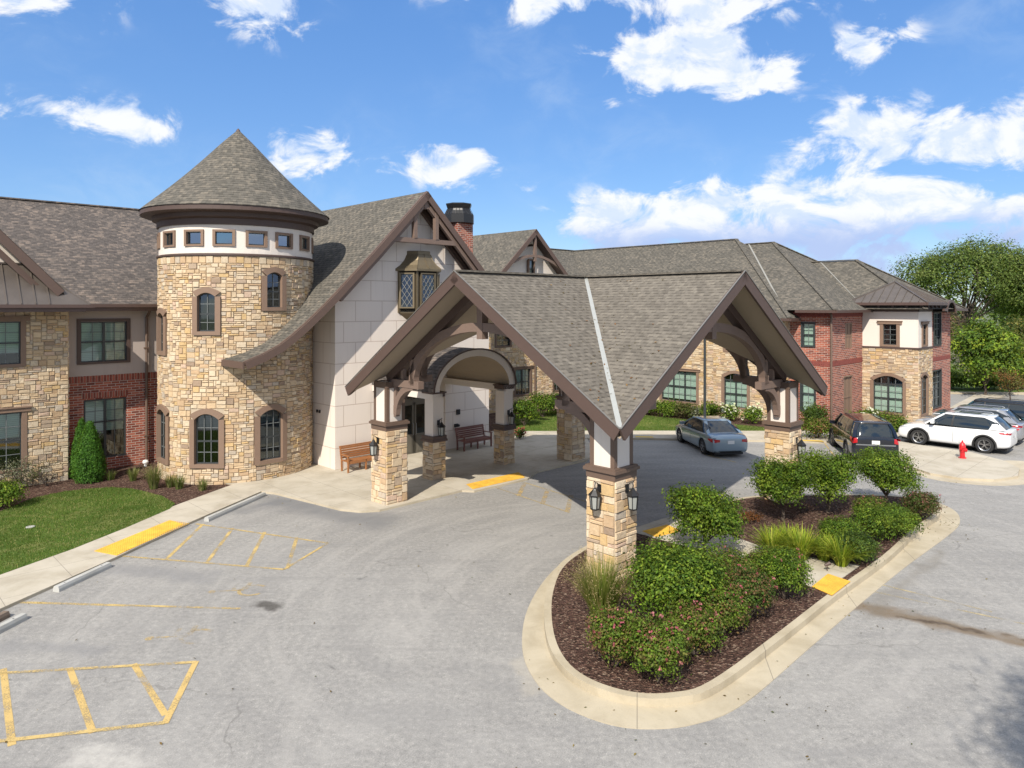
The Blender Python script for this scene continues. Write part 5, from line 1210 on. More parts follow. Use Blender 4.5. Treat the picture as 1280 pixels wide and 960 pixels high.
# hydrant
o = thing('fire_hydrant', 'red fire hydrant on the concrete corner beside the white car', 'fire hydrant', G(1203, 572.5, .1), R(-60))
mb = MB(); mb.lathe([(.15, 0), (.15, .04), (.10, .05), (.095, .42), (.13, .44), (.13, .50), (.12, .56), (.075, .66), (.03, .70), (.03, .76), (0, .76)], 20); mb.lathe([(.125, .28), (.125, .31)], 20); mb.build('barrel', M['red'], o, world=False)
for y in (-1, 1): mb = MB(); mb.tube([(0, y * .08, .40), (0, y * .17, .40)], .055, 12); mb.tube([(0, y * .17, .40), (0, y * .20, .40)], .03, 6); mb.build('side_outlet', M['red'], o, world=False)
mb = MB(); mb.tube([(.08, 0, .36), (.17, 0, .36)], .08, 14); mb.tube([(.17, 0, .36), (.20, 0, .36)], .035, 6); mb.build('front_outlet', M['red'], o, world=False)
mb = MB()
mb.tube([(0, -.03, 0), (-.02, -.2, .0), (-.03, -.22, 1.25)], .007, 5); 
mb.build('marker_rod', M['steel'], o, world=False)
# lamp post
p = G(881, 552.5, .1); o = thing('lamp_post', 'thin dark lamp post on a round concrete footing behind the silver blue sedan', 'lamp post', p)
mb = MB(); mb.lathe([(.30, 0), (.30, .22), (.28, .25), (0, .25)], 24); mb.build('footing', M['stop'], o, world=False)
mb = MB(); mb.tube([(0, 0, .25), (0, 0, .34)], .16, 12); mb.tube([(0, 0, .3), (0, 0, 6.6)], [.07, .055], 12); mb.build('pole', M['sash'], o, world=False)
mb = MB(); mb.box(-.05, .75, -.18, .18, 6.5, 6.62); mb.tube([(0, 0, 6.5), (.1, 0, 6.56)], .05); mb.build('lamp_head', M['sash'], o, world=False)
# small things on the ground
o = thing('vent_cap', 'small white domed vent cap in the mulch below the brick wall', 'vent cap', G(182, 583, .04)); mb = MB(); mb.tube([(0, 0, 0), (0, 0, .14)], .06, 12); mb.lathe([(.11, .14), (.12, .2), (.08, .26), (0, .28)], 16); mb.build('cap', M['white'], o, world=False)
o = thing('drain_cover', 'pale round drain cover set in the left lawn', 'drain cover', G(38, 659, .08)); mb = MB(); mb.lathe([(.12, 0), (.12, .02), (.09, .025), (0, .025)], 20); mb.build('lid', M['stop'], o, world=False)
o = thing('landscape_spotlight', 'tiny brown spotlight at the edge of the yellow daylilies', 'spotlight', G(1034, 713.5, .17)); mb = MB(); mb.tube([(0, 0, 0), (0, 0, .12)], .012); mb.tube([(-.06, 0, .13), (.07, 0, .19)], [.03, .05], 10); mb.build('lamp_body', M['trim_d'], o, world=False)
# ================================================================== vehicles
def carpaint(name, c, metal=.3, rough=.25): return plain(name, c, rough, metal, var=.02, bump=0, coat=1.0)
M['car_glass'] = plain('car_glass', (.012, .018, .022), .06, var=0, bump=0, spec=.9); M['tyre'] = plain('tyre_rubber', (.018, .018, .019), .85, var=.1); M['rim'] = plain('alloy_rim', (.42, .43, .44), .28, .9)
M['tail'] = plain('tail_lamp_red', (.40, .01, .015), .15, var=0, bump=0, coat=.8); M['lamp'] = plain('clear_lamp', (.55, .58, .6), .12, .3, var=0, bump=0, coat=.6); M['plate'] = plain('plate_white', (.7, .7, .68), .5); M['blackp'] = plain('black_plastic', (.02, .02, .021), .6)
def loft(rings, closed_ends=True):
    mb = MB()
    n = len(rings[0])
    for a, b in zip(rings, rings[1:]):
        for k in range(n - 1): mb.face([a[k], a[k + 1], b[k + 1], b[k]], smooth=True)
    if closed_ends:
        for r in (rings[0], rings[-1]): mb.face(list(r), smooth=True)
    return mb
def applied(o, mods):
    for typ, kw in mods:
        m = o.modifiers.new(typ, typ)
        for k, v in kw.items(): setattr(m, k, v)
    dg = bpy.context.evaluated_depsgraph_get(); me = bpy.data.meshes.new_from_object(o.evaluated_get(dg)); o.modifiers.clear(); old = o.data; o.data = me; bpy.data.meshes.remove(old)
def car(label, loc, heading, kind, paint, group='cars parked by the building', roof=None, hood=None, suv=False):
    """kind = dict of profile numbers, metres; x forward, y left"""
    L, Wd, H = kind['L'], kind['W'], kind['H']; h = L / 2; w = Wd / 2; wb = kind['wb']; rr = kind['r']; cl = kind['clear']; belt = kind['belt']
    o = thing('parked_car', label, 'car', loc, math.atan2(heading[1], heading[0]), group)
    # lower body: stations (x, halfwidth, bottom, shoulder z, top z)
    st = []
    for x, wf, zb, zs, zt in kind['st']: st.append((x * h, w * wf, zb, zs, zt))
    rings = []
    for x, hw, zb, zs, zt in st:
        half = [(0, zb), (hw * .86, zb), (hw * .97, zb + .07), (hw, zb + (zs - zb) * .45), (hw * .985, zb + (zs - zb) * .8), (hw * .95, zs), (hw * .86, zs + (zt - zs) * .75), (hw * .5, zt), (0, zt + .012)]
        full = [Vector((x, -y, z)) for y, z in half[::-1]] + [Vector((x, y, z)) for y, z in half[1:-1]]
        full = [Vector((x, y, z)) for y, z in half] + [Vector((x, -y, z)) for y, z in half[-2:0:-1]]
        full.append(full[0]); rings.append(full)
    mb = loft([r[:-1] + [r[0]] for r in rings], False)
    mb.face([p for p in rings[0][:-1]]); mb.face([p for p in rings[-1][:-1]][::-1])
    body = mb.build('body', [paint, M['blackp']], o, world=False, weld=True)
    import bmesh
    bm = bmesh.new(); bm.from_mesh(body.data); bmesh.ops.recalc_face_normals(bm, faces=bm.faces); bm.to_mesh(body.data); bm.free()
    applied(body, [('SUBSURF', dict(levels=2, render_levels=2))])
    wx = kind.get('wx', 0.0)
    cut = MB()
    for x in (wb / 2 + wx, -wb / 2 + wx):
        for s in (-1, 1): cut.tube([(x, s * (w - .30), rr), (x, s * (w + .3), rr)], rr + .055, 28, 0)
    cutter = cut.build('cutter', M['blackp'], None, world=False); cutter.matrix_basis = o.matrix_basis
    bpy.context.view_layer.update()
    applied(body, [('BOOLEAN', dict(operation='DIFFERENCE', object=cutter, solver='EXACT'))]); cd = cutter.data; bpy.data.objects.remove(cutter); bpy.data.meshes.remove(cd)
    for p in body.data.polygons: p.use_smooth = True
    # greenhouse
    cb = kind['cab']      # bottom front x, top front x, top rear x, bottom rear x, roof z, halfwidth factors
    xf0, xf1, xr1, xr0, zr, wb0, wt0 = cb; hb, ht = w * wb0, w * wt0
    def ringc(xr, xf, hw, z, n=6, crown=0):
        pts = []
        for i in range(n + 1): t = i / n; pts.append(Vector((xf + .0 - .10 * (2 * t - 1) ** 2 * 1, hw * (2 * t - 1) * -1, z + crown)))     # front edge, left to right
        for i in range(1, n): t = i / n; pts.append(Vector((xf - .10 + (xr + .10 - xf + .10) * t, -hw * (1 + .03 * math.sin(math.pi * t)), z)))
        for i in range(n + 1): t = i / n; pts.append(Vector((xr + .08 * (2 * t - 1) ** 2, hw * (2 * t - 1), z)))
        for i in range(1, n): t = i / n; pts.append(Vector((xr + .08 + (xf - .10 - xr - .08) * t, hw * (1 + .03 * math.sin(math.pi * t)), z)))
        return pts
    bz = belt - .03; levels = [(0, bz), (.5, (bz + zr) / 2), (1, zr - .05)]
    R_ = []
    for k, z in levels:
        kk = k ** 1.0; bow = .03 * math.sin(math.pi * k)
        R_.append(ringc(xr0 + (xr1 - xr0) * kk - bow, xf0 + (xf1 - xf0) * kk + bow, hb + (ht - hb) * kk + bow, z))
    g = MB(); n = len(R_[0])
    for a, b in zip(R_, R_[1:]):
        for k in range(n): g.face([a[k], a[(k + 1) % n], b[(k + 1) % n], b[k]], smooth=True)
    g.build('windows', M['car_glass'], o, world=False, weld=True)
    rf = MB(); top = ringc(xr1 - .05, xf1 + .04, ht + .02, zr - .06); top2 = ringc(xr1, xf1, ht - .02, zr - .02); top3 = ringc(xr1 + .3, xf1 - .35, ht * .6, zr); und = ringc(xr1, xf1, ht - .03, zr - .10)
    for a, b in ((und, top), (top, top2), (top2, top3)):
        for k in range(n): rf.face([a[k], a[(k + 1) % n], b[(k + 1) % n], b[k]], smooth=True)
    rf.face(top3, smooth=True); rfo = rf.build('roof', roof or paint, o, world=False, weld=True)
    if kind.get('rails'):
        rl = MB()
        for s in (-1, 1): rl.tube([(xr1 + .2, s * (ht - .10), zr - .01), (xr1 + .3, s * (ht - .10), zr + .04), (xf1 - .5, s * (ht - .10), zr + .04), (xf1 - .35, s * (ht - .10), zr - .01)], .018, 6)
        rl.build('roof_rail', M['blackp'] if kind['rails'] == 1 else M['rim'], o, world=False)
    if kind.get('sunroof'):
        s_ = MB(); s_.face([(xf1 - .5, -.42, zr + .006), (xf1 - .5, .42, zr + .006), (xf1 - 1.4, .42, zr + .006), (xf1 - 1.4, -.42, zr + .006)]); s_.build('sunroof', M['car_glass'], o, world=False)
    for s in (-1, 1):
        pl_ = MB(); pc_ = MB()
        def side_pt(x0, x1, k, out=.012):      # x at belt, x at roof
            return Vector((x0 + (x1 - x0) * k, s * (hb + (ht - hb) * k + .03 * math.sin(math.pi * k) + out), bz + (zr - .06 - bz) * k))
        pl_.sweep([side_pt(xf0 - .06, xf1 - .06, k) for k in (0, .5, 1)], Vector((0, s, 0)), .05, .07, 0, 0, True)
        cw = kind.get('cpil', .18)
        a = [side_pt(xr0 + .04, xr1 + .04, k, .014) for k in (0, .5, 1)]; b = [side_pt(xr0 + .10 + cw, xr1 + .10 + cw * .4, k, .014) for k in (0, .5, 1)]; c_ = [Vector((p.x - .05, p.y - s * .14, p.z)) for p in a]
        for i in range(2): pc_.face([a[i], b[i], b[i + 1], a[i + 1]], smooth=True); pc_.face([c_[i], a[i], a[i + 1], c_[i + 1]], smooth=True)
        pl_.build('windscreen_pillar', paint, o, world=False); pc_.build('rear_pillar', paint, o, world=False)
        for xb in kind['bp']: bp = MB(); q0 = side_pt(xb, xb - .06, 0.02, .035 * .35); q1 = side_pt(xb, xb - .06, 1, .01); q0 = side_pt(xb, xb - .06, .02, .02); qm = side_pt(xb, xb - .06, .5, .02); bp.sweep([q0, qm, q1], Vector((0, s, 0)), .03, .07); bp.build('door_pillar', M['blackp'], o, world=False)
    for x in (wb / 2 + wx, -wb / 2 + wx):
        for s in (-1, 1):
            t = MB(); y0, y1 = s * (w - .24), s * (w - .015)
            tp = [(rr - .07, y0), (rr - .01, y0 + s * .01), (rr, y0 + s * .05), (rr, y1 - s * .05), (rr - .015, y1 - s * .012), (rr * .70, y1), (rr * .68, y1 - s * .03)]
            n_ = 26
            for (r0, ya), (r1, yb) in zip(tp, tp[1:]):
                for k in range(n_):
                    a0_, a1_ = 2 * math.pi * k / n_, 2 * math.pi * (k + 1) / n_
                    t.face([(x + r0 * math.cos(a0_), ya, rr + r0 * math.sin(a0_)), (x + r0 * math.cos(a1_), ya, rr + r0 * math.sin(a1_)), (x + r1 * math.cos(a1_), yb, rr + r1 * math.sin(a1_)), (x + r1 * math.cos(a0_), yb, rr + r1 * math.sin(a0_))], smooth=True)
            wh = t.build('wheel', M['tyre'], o, world=False)
            rm = MB(); R1 = rr * .69; yi = y1 - s * .025
            rm.lathe([(0, 0)], 4) if False else None
            n_ = 26
            for k in range(n_):
                a0_, a1_ = 2 * math.pi * k / n_, 2 * math.pi * (k + 1) / n_
                rm.face([(x + R1 * math.cos(a0_), yi, rr + R1 * math.sin(a0_)), (x + R1 * math.cos(a1_), yi, rr + R1 * math.sin(a1_)), (x + R1 * .88 * math.cos(a1_), yi - s * .015, rr + R1 * .88 * math.sin(a1_)), (x + R1 * .88 * math.cos(a0_), yi - s * .015, rr + R1 * .88 * math.sin(a0_))])
                rm.face([(x, yi - s * .09, rr), (x + R1 * math.cos(a0_), yi - s * .09, rr + R1 * math.sin(a0_)), (x + R1 * math.cos(a1_), yi - s * .09, rr + R1 * math.sin(a1_))], 1)
            for k in range(5):
                for da in (-.16, .16): a0_ = 2 * math.pi * k / 5 + .3; rm.beam((x + .03 * math.cos(a0_), yi - s * .02, rr + .03 * math.sin(a0_)), (x + R1 * .93 * math.cos(a0_ + da), yi - s * .012, rr + R1 * .93 * math.sin(a0_ + da)), .035, .02)
            rm.tube([(x, yi - s * .04, rr), (x, yi + s * .002, rr)], .05, 10); rm.build('rim', [M['rim'], M['blackp']], wh, world=False)
        if kind.get('clad'):
          for s in (-1, 1):
            ac = MB(); n_ = 22; r1, r2 = rr + .05, rr + .115; a_ = [math.pi * (-.08 + 1.16 * k / n_) for k in range(n_ + 1)]
            for a0_, a1_ in zip(a_, a_[1:]):
                q = lambda r, a, y: (x + r * math.cos(a), s * y, rr + r * math.sin(a))
                ac.face([q(r1, a0_, w + .004), q(r1, a1_, w + .004), q(r2, a1_, w - .004), q(r2, a0_, w - .004)]); ac.face([q(r1, a0_, w + .004), q(r1, a1_, w + .004), q(r1, a1_, w - .08), q(r1, a0_, w - .08)]); ac.face([q(r2, a0_, w - .004), q(r2, a1_, w - .004), q(r2, a1_, w - .05), q(r2, a0_, w - .05)])
            ac.build('arch_trim', M['blackp'], o, world=False)
    # lamps and trim; they hug the lofted shell
    from mathutils.bvhtree import BVHTree
    bvh = BVHTree.FromPolygons([v.co.copy() for v in body.data.vertices], [list(p.vertices) for p in body.data.polygons])
    def patch(name, pts, mat, direction, out=.008, n=5):
        """quad patch (4 corner rays) projected on the shell along direction"""
        mbp = MB(); d = Vector(direction).normalized(); grid = []
        for i in range(n + 1):
            row = []
            for j in range(n + 1):
                a = Vector(pts[0]).lerp(Vector(pts[1]), i / n); b = Vector(pts[3]).lerp(Vector(pts[2]), i / n); p = a.lerp(b, j / n)
                hit = bvh.ray_cast(p - d * 2, d)[0]; row.append((hit if hit is not None else p) - d * out)
            grid.append(row)
        for i in range(n):
            for j in range(n):
                q = [grid[i][j], grid[i + 1][j], grid[i + 1][j + 1], grid[i][j + 1]]
                if max((q[k] - q[k - 1]).length for k in range(4)) < .35: mbp.face(q, smooth=True)
        if mbp.f: return mbp.build(name, mat, o, world=False)
    tz0, tz1 = kind['tail']; ti = kind.get('ti', .55)
    for s in (-1, 1):
        patch('tail_light', [(-h, s * (w * ti), tz0 + .05), (-h, s * (w * .97), tz0), (-h, s * (w * .97), tz1), (-h, s * (w * ti), tz1 - .03)], M['tail'], (1, 0, 0), .012)
        patch('tail_light', [(-h + .10, s * 2, tz0 + .02), (-h + .42, s * 2, tz1 - .07), (-h + .42, s * 2, tz1 - .02), (-h + .10, s * 2, tz1)], M['tail'], (0, -s, 0), .012)
        patch('headlight', [(h, s * w * .50, kind['head'][0]), (h, s * w * .93, kind['head'][0] + .05), (h, s * w * .93, kind['head'][1] + .03), (h, s * w * .50, kind['head'][1] - .03)], M['lamp'], (-1, 0, 0), .012)
        patch('headlight', [(h - .10, s * 2, kind['head'][0] + .06), (h - .48, s * 2, kind['head'][1] - .02), (h - .48, s * 2, kind['head'][1] + .03), (h - .10, s * 2, kind['head'][1])], M['lamp'], (0, -s, 0), .012)
        # door gaps and handles
        for xg in kind['gaps']: patch('door_gap', [(xg - .006, s * 2, cl + .15), (xg + .006, s * 2, cl + .15), (xg + .006, s * 2, belt - .05), (xg - .006, s * 2, belt - .05)], M['blackp'], (0, -s, 0), .004, 6)
        for xg in kind['handles']: patch('door_handle', [(xg - .11, s * 2, belt - .17), (xg + .11, s * 2, belt - .17), (xg + .11, s * 2, belt - .13), (xg - .11, s * 2, belt - .13)], M['rim'] if kind.get('chrome') else paint, (0, -s, 0), .03, 3)
        mi = MB(); mx = xf0 - .42; mi.box(mx - .06, mx + .08, s * (w * .97) - .0, s * (w * .97 + .22), belt + .02, belt + .17); mm = mi.build('mirror', kind.get('mirror', paint), o, world=False)
        if s < 0:
            pass
        if kind.get('clad'): patch('sill_trim', [(-wb / 2 + wx + rr + .08, s * 2, cl + .01), (wb / 2 + wx - rr - .08, s * 2, cl + .01), (wb / 2 + wx - rr - .08, s * 2, cl + .14), (-wb / 2 + wx + rr + .08, s * 2, cl + .14)], M['blackp'], (0, -s, 0), .01, 5)
    pz = kind['plate']; patch('number_plate', [(-h, -.155, pz), (-h, .155, pz), (-h, .155, pz + .15), (-h, -.155, pz + .15)], M['plate'], (1, 0, 0), .02, 2)
    patch('rear_bumper_trim', [(-h, -w * .80, cl + .03), (-h, w * .80, cl + .03), (-h, w * .80, cl + .14), (-h, -w * .80, cl + .14)], M['blackp'], (1, 0, 0), .01, 5)
    patch('grille', [(h, -w * .42, cl + .12), (h, w * .42, cl + .12), (h, w * .46, kind['head'][1] - .06), (h, -w * .46, kind['head'][1] - .06)], M['blackp'], (-1, 0, 0), .01, 5)
    if kind.get('chromebar'): patch('chrome_bar', [(-h, -w * .8, kind['chromebar']), (-h, w * .8, kind['chromebar']), (-h, w * .8, kind['chromebar'] + .05), (-h, -w * .8, kind['chromebar'] + .05)], M['rim'], (1, 0, 0), .018, 6)
    ub = MB(); ub.box(-h * .93, h * .93, -w * .70, w * .70, cl - .04, cl + .12); ub.build('underbody', M['blackp'], o, world=False)
    return o
SEDAN = dict(L=4.82, W=1.84, H=1.47, wb=2.80, r=.335, clear=.17, belt=.98, cpil=.12,
    st=[(-1.0, .80, .30, .70, .86), (-.985, .88, .24, .80, .97), (-.90, .97, .19, .90, 1.02), (-.72, 1.0, .17, .95, 1.03), (-.4, 1.0, .17, .94, .99), (0, 1.0, .17, .92, .96), (.35, 1.0, .17, .90, .96), (.6, .99, .17, .86, .93), (.85, .93, .18, .74, .80), (.97, .82, .22, .60, .66), (1.0, .70, .30, .50, .56)],
    cab=(1.18, .28, -.98, -1.88, 1.47, .90, .66), bp=[-.05], tail=(.66, .84), head=(.52, .68), gaps=[.92, -.10, -1.12], handles=[.12, -.88], plate=.62, chrome=True)
EXPL = dict(ti=.74, L=4.9, W=1.93, H=1.76, wb=2.86, r=.38, clear=.24, belt=1.16, cpil=.16, rails=1,
    st=[(-1.0, .88, .38, .95, 1.10), (-.985, .94, .30, 1.05, 1.17), (-.93, .98, .26, 1.10, 1.18), (-.7, 1.0, .24, 1.11, 1.17), (-.3, 1.0, .24, 1.11, 1.16), (.1, 1.0, .24, 1.10, 1.15), (.38, 1.0, .24, 1.07, 1.15), (.6, 1.0, .24, 1.04, 1.12), (.85, .96, .25, .96, 1.05), (.96, .90, .30, .82, .92), (1.0, .80, .38, .70, .78)],
    cab=(1.25, .62, -2.10, -2.40, 1.74, .91, .72), bp=[.08, -1.0], tail=(.86, 1.12), head=(.74, .90), gaps=[1.0, -.02, -1.0], handles=[.22, -.80], plate=.86, clad=True, chromebar=.80)
CROSS = dict(L=4.66, W=1.86, H=1.64, wb=2.69, r=.37, clear=.22, belt=1.12, cpil=.66,
    st=[(-1.0, .84, .42, .88, 1.02), (-.975, .92, .32, .98, 1.09), (-.88, .99, .26, 1.04, 1.12), (-.62, 1.0, .22, 1.05, 1.10), (-.3, 1.0, .22, 1.02, 1.07), (.1, 1.0, .22, 1.00, 1.05), (.4, 1.0, .22, .98, 1.05), (.62, .99, .22, .94, 1.02), (.85, .94, .24, .84, .93), (.97, .84, .28, .70, .78), (1.0, .72, .36, .58, .66)],
    cab=(1.12, .36, -1.62, -2.16, 1.66, .91, .70), bp=[-.05], tail=(.90, 1.02), head=(.70, .82), gaps=[.92, -.10, -1.02], handles=[.12, -.82], plate=.72, clad=True, sunroof=True, rails=2)
BIG = dict(L=5.0, W=1.98, H=1.77, wb=2.90, r=.39, clear=.24, belt=1.14, cpil=.20, rails=1,
    st=[(-1.0, .88, .40, .96, 1.10), (-.985, .94, .32, 1.05, 1.16), (-.92, .98, .26, 1.09, 1.17), (-.7, 1.0, .24, 1.10, 1.16), (-.3, 1.0, .24, 1.09, 1.14), (.1, 1.0, .24, 1.08, 1.13), (.38, 1.0, .24, 1.06, 1.14), (.6, 1.0, .24, 1.03, 1.11), (.85, .96, .25, .95, 1.04), (.96, .90, .30, .82, .92), (1.0, .80, .38, .70, .78)],
    cab=(1.22, .58, -2.05, -2.42, 1.76, .92, .73), bp=[.05, -1.0], tail=(.92, 1.08), head=(.76, .90), gaps=[.98, -.04, -1.0], handles=[.2, -.82], plate=.84, clad=True)
hd = Vector((-.14, .99)); hd.normalize()
car('silver blue sedan parked with its red tail lights towards the camera', (9.28, 33.55, 0), hd, SEDAN, carpaint('silver_blue_paint', (.27, .35, .41), .55, .3))
car('black suv parked tail first beside the hydrant corner', (15.85, 32.25, 0), Vector((.22, .975)).normalized(), EXPL, carpaint('black_paint', (.008, .010, .016), .2, .15), roof=carpaint('black_roof_paint', (.018, .014, .013), .1, .2))
vd = Vector((VV.x, VV.y))
car('white crossover parked nearest to the red hydrant', (21.1, 33.75, 0), vd, CROSS, carpaint('white_paint', (.72, .73, .74), .0, .25), roof=None)
car('silver crossover parked between the white and the dark teal cars', (23.0, 35.7, 0), vd, dict(CROSS, H=1.66, cab=(1.15, .42, -1.6, -2.15, 1.66, .91, .70)), carpaint('silver_paint', (.33, .34, .36), .5, .3))
car('dark teal suv parked farthest along the row at the right edge', (25.05, 37.3, 0), vd, BIG, carpaint('teal_paint', (.012, .05, .06), .35, .22), roof=M['black'])

# ================================================================== vegetation
def crown_mesh(name, parent, lobes, nclump, leaf, per, pal, rg, clump=.28, flat=.8, jitter=.25, dens_noise=True, mat='leaf', asp=.55, fill=.35, minz=.06):
    """leaf clumps spread through the volume of a few lobes"""
    lobes = np.array(lobes, float)                       # x y z rx ry rz
    area = (lobes[:, 3] * lobes[:, 4] + lobes[:, 3] * lobes[:, 5] + lobes[:, 4] * lobes[:, 5]); pr = area / area.sum(); ids = rg.choice(len(lobes), nclump, p=pr); Lb = lobes[ids]
    d = unit(rg.normal(size=(nclump, 3))); low = d[:, 2] < -.55; d[low, 2] *= -.6; d = unit(d)
    rad = 1 - np.abs(rg.normal(0, fill, nclump)).clip(0, .8); c = Lb[:, :3] + d * Lb[:, 3:] * rad[:, None] * (1 + .05 * rg.normal(size=(nclump, 1)))
    tint = rg.uniform(.55, 1.32, (nclump, 1)); hue = rg.uniform(0, 1, nclump)
    pal = np.array(pal, float); base = pal[(hue * len(pal)).astype(int).clip(0, len(pal) - 1)] * tint
    cl = np.repeat(c, per, 0); dl = np.repeat(d, per, 0); cs = np.repeat(rg.uniform(.6, 1.35, nclump), per)[:, None]
    off = np.clip(rg.normal(size=(len(cl), 3)), -1.7, 1.7) * clump * cs * np.array([1, 1, flat]); p = cl + off
    nrm = unit(dl * .8 + unit(off) * .5 + rg.normal(size=p.shape) * .55 + [0, 0, .45]); C = np.repeat(base, per, 0) * rg.uniform(.7, 1.3, (len(p), 1)) * rg.uniform(.92, 1.08, p.shape)
    ok = p[:, 2] > minz; p, nrm, C = p[ok], nrm[ok], C[ok]
    return quads(name, leaf_quads(p, nrm, leaf * rg.uniform(.6, 1.3, len(p)), asp, rg), np.clip(C, 0, 1), M[mat], parent), c
def stems(parent, name, base, tips, r0, r1, trunk_h, rg, c=None, mat='bark', split=.4):
    mb = MB(); fork = Vector((base[0], base[1], trunk_h))
    if trunk_h > .02: mb.tube([(base[0], base[1], 0), (base[0] + .03, base[1] - .02, trunk_h * .5), fork], [r0 * 1.25, r0, r0 * .85], 9)
    for t in tips:
        t = Vector(t); mid = fork.lerp(t, .5) + Vector(rg.normal(size=3) * (t - fork).length * .08); mb.tube([fork, mid, t], [r0 * .6, (r0 + r1) * .3, r1], 6)
        for _ in range(2):
            e = t + Vector(rg.normal(size=3) * (t - fork).length * .11); mb.tube([mid, mid.lerp(e, .6), e], [r1 * 1.2, r1, r1 * .4], 5)
    return mb.build(name, M[mat], parent, world=False)
GREEN = [(.045, .090, .010), (.075, .135, .013), (.115, .180, .018), (.165, .230, .024)]
DGREEN = [(.034, .066, .012), (.052, .092, .015), (.078, .124, .019)]
YGREEN = [(.085, .15, .016), (.14, .21, .02), (.22, .29, .03)]
SPIREA = [(.055, .10, .012), (.085, .14, .016), (.13, .14, .03), (.19, .11, .05), (.125, .185, .02), (.10, .16, .018)]
def shrub(label, loc, rx, ry, h, pal, name='shrub', cat='shrub', group=None, leaf=.045, n=260, per=16, seed=1, clump=.13, lobes=None, flowers=None, trunk=0.0, fl_n=200, fl_size=.03, stem_r=.03, bottom=.0, fill=.25):
    rg = np.random.default_rng(seed); o = thing(name, label, cat, loc, rg.uniform(-.3, .3), group)
    if lobes is None:
        lobes = [(0, 0, bottom + (h - bottom) * .5, rx * .86, ry * .86, (h - bottom) * .46)]
        for k in range(6): a = k * 2 * math.pi / 6 + rg.uniform(-.3, .3); lobes.append((math.cos(a) * rx * .42, math.sin(a) * ry * .42, bottom + (h - bottom) * rg.uniform(.42, .64), rx * .52, ry * .52, (h - bottom) * .36))
    _, c = crown_mesh('foliage', o, lobes, n, leaf, per, pal, rg, clump, fill=fill)
    k = rg.choice(len(c), 9); stems(o, 'stems', (0, 0), [c[i] * [.7, .7, .8] for i in k], stem_r, stem_r * .35, trunk, rg)
    if flowers is not None:
        top = c[c[:, 2] > h * .45]
        if len(top) == 0: top = c
        q = top[rg.choice(len(top), fl_n)] + rg.normal(size=(fl_n, 3)) * clump * .9 + unit(top[rg.choice(len(top), fl_n)] * 0 + [0, 0, 1]) * .03
        V = np.concatenate([leaf_quads(q + rg.normal(size=q.shape) * fl_size * .7, unit(rg.normal(size=q.shape) + [0, -.6, 1.2]), np.full(len(q), fl_size), .9, rg) for _ in range(5)])
        C = np.clip(np.tile(np.array(flowers)[rg.choice(len(flowers), len(q))], (5, 1)) * rg.uniform(.8, 1.2, (len(q) * 5, 1)), 0, 1); tag(quads('flowers', V, C, M['petal'], o), kind='stuff')
    return o
zi = .165
def PI(px, py, z=zi): return G(px, py, z)
# island: small trees
VIB = 'small multi-stem trees on the island'
def small_tree(label, base, h, r, seed, pal=GREEN, low=.55):
    rg = np.random.default_rng(seed); lobes = [(0, 0, h * .62, r * .72, r * .72, h * .34)]
    for k in range(9): a = k * 2 * math.pi / 9 * 2 + rg.uniform(-.3, .3); lobes.append((math.cos(a) * r * .52, math.sin(a) * r * .52, h * rg.uniform(.40, .80), r * .46, r * .46, h * .19))
    return shrub(label, base, r, r, h, pal, 'small_tree', 'small tree', VIB, .035, 760, 22, seed, .11, lobes, trunk=h * .18, stem_r=.045, fill=.3)
small_tree('loose small tree beside the nearest pier with the footpath behind it', PI(880, 697), 1.95, 1.05, 3)
small_tree('dense round small tree directly in front of the right-hand pier', PI(978, 650), 1.95, .95, 4)
small_tree('small dark green tree in the middle of the far bed, right of the right-hand pier', PI(1035, 641), 1.95, 1.02, 5)
small_tree('small tree at the far right corner of the island below the black car', PI(1108, 633), 1.85, 1.05, 6)
# big rounded shrub and spireas
shrub('big rounded green shrub beside the nearest stone pier', PI(842, 783), 1.12, 1.0, 1.72, GREEN, group='shrubs in the near island bed', n=1000, per=24, seed=10, leaf=.034, clump=.13)
PINK = [(.36, .09, .12), (.36, .13, .14), (.24, .07, .07)]
for i, (px, py, rx, h, pal, lab, fl) in enumerate((
    (770, 832, .54, .95, SPIREA, 'pink tipped shrub at the near left end of the island bed', 70), (822, 852, .58, .95, SPIREA, 'pink flowering shrub at the front tip of the island bed', 110),
    (866, 818, .56, .85, SPIREA, 'shrub with many pink heads right behind the front tip of the island', 110), (900, 794, .62, .98, SPIREA, 'reddish green shrub touching the big rounded shrub', 60),
    (932, 775, .58, .95, [(.07, .11, .02), (.13, .085, .035), (.05, .11, .016)], 'russet tinged shrub in the middle of the near island bed', 45), (915, 748, .55, .95, SPIREA, 'shrub behind the russet shrub near the footpath', 30),
    (980, 748, .60, .98, GREEN, 'bright green shrub at the footpath end of the near bed', 16), (955, 735, .45, .8, SPIREA, 'low shrub between the footpath and the bright green shrub', 10))):
    shrub(lab, PI(px, py), rx, rx, h * 1.15, pal, group='shrubs in the near island bed', n=460, per=22, seed=20 + i, leaf=.026, clump=.085, flowers=PINK, fl_n=fl, fl_size=.022)
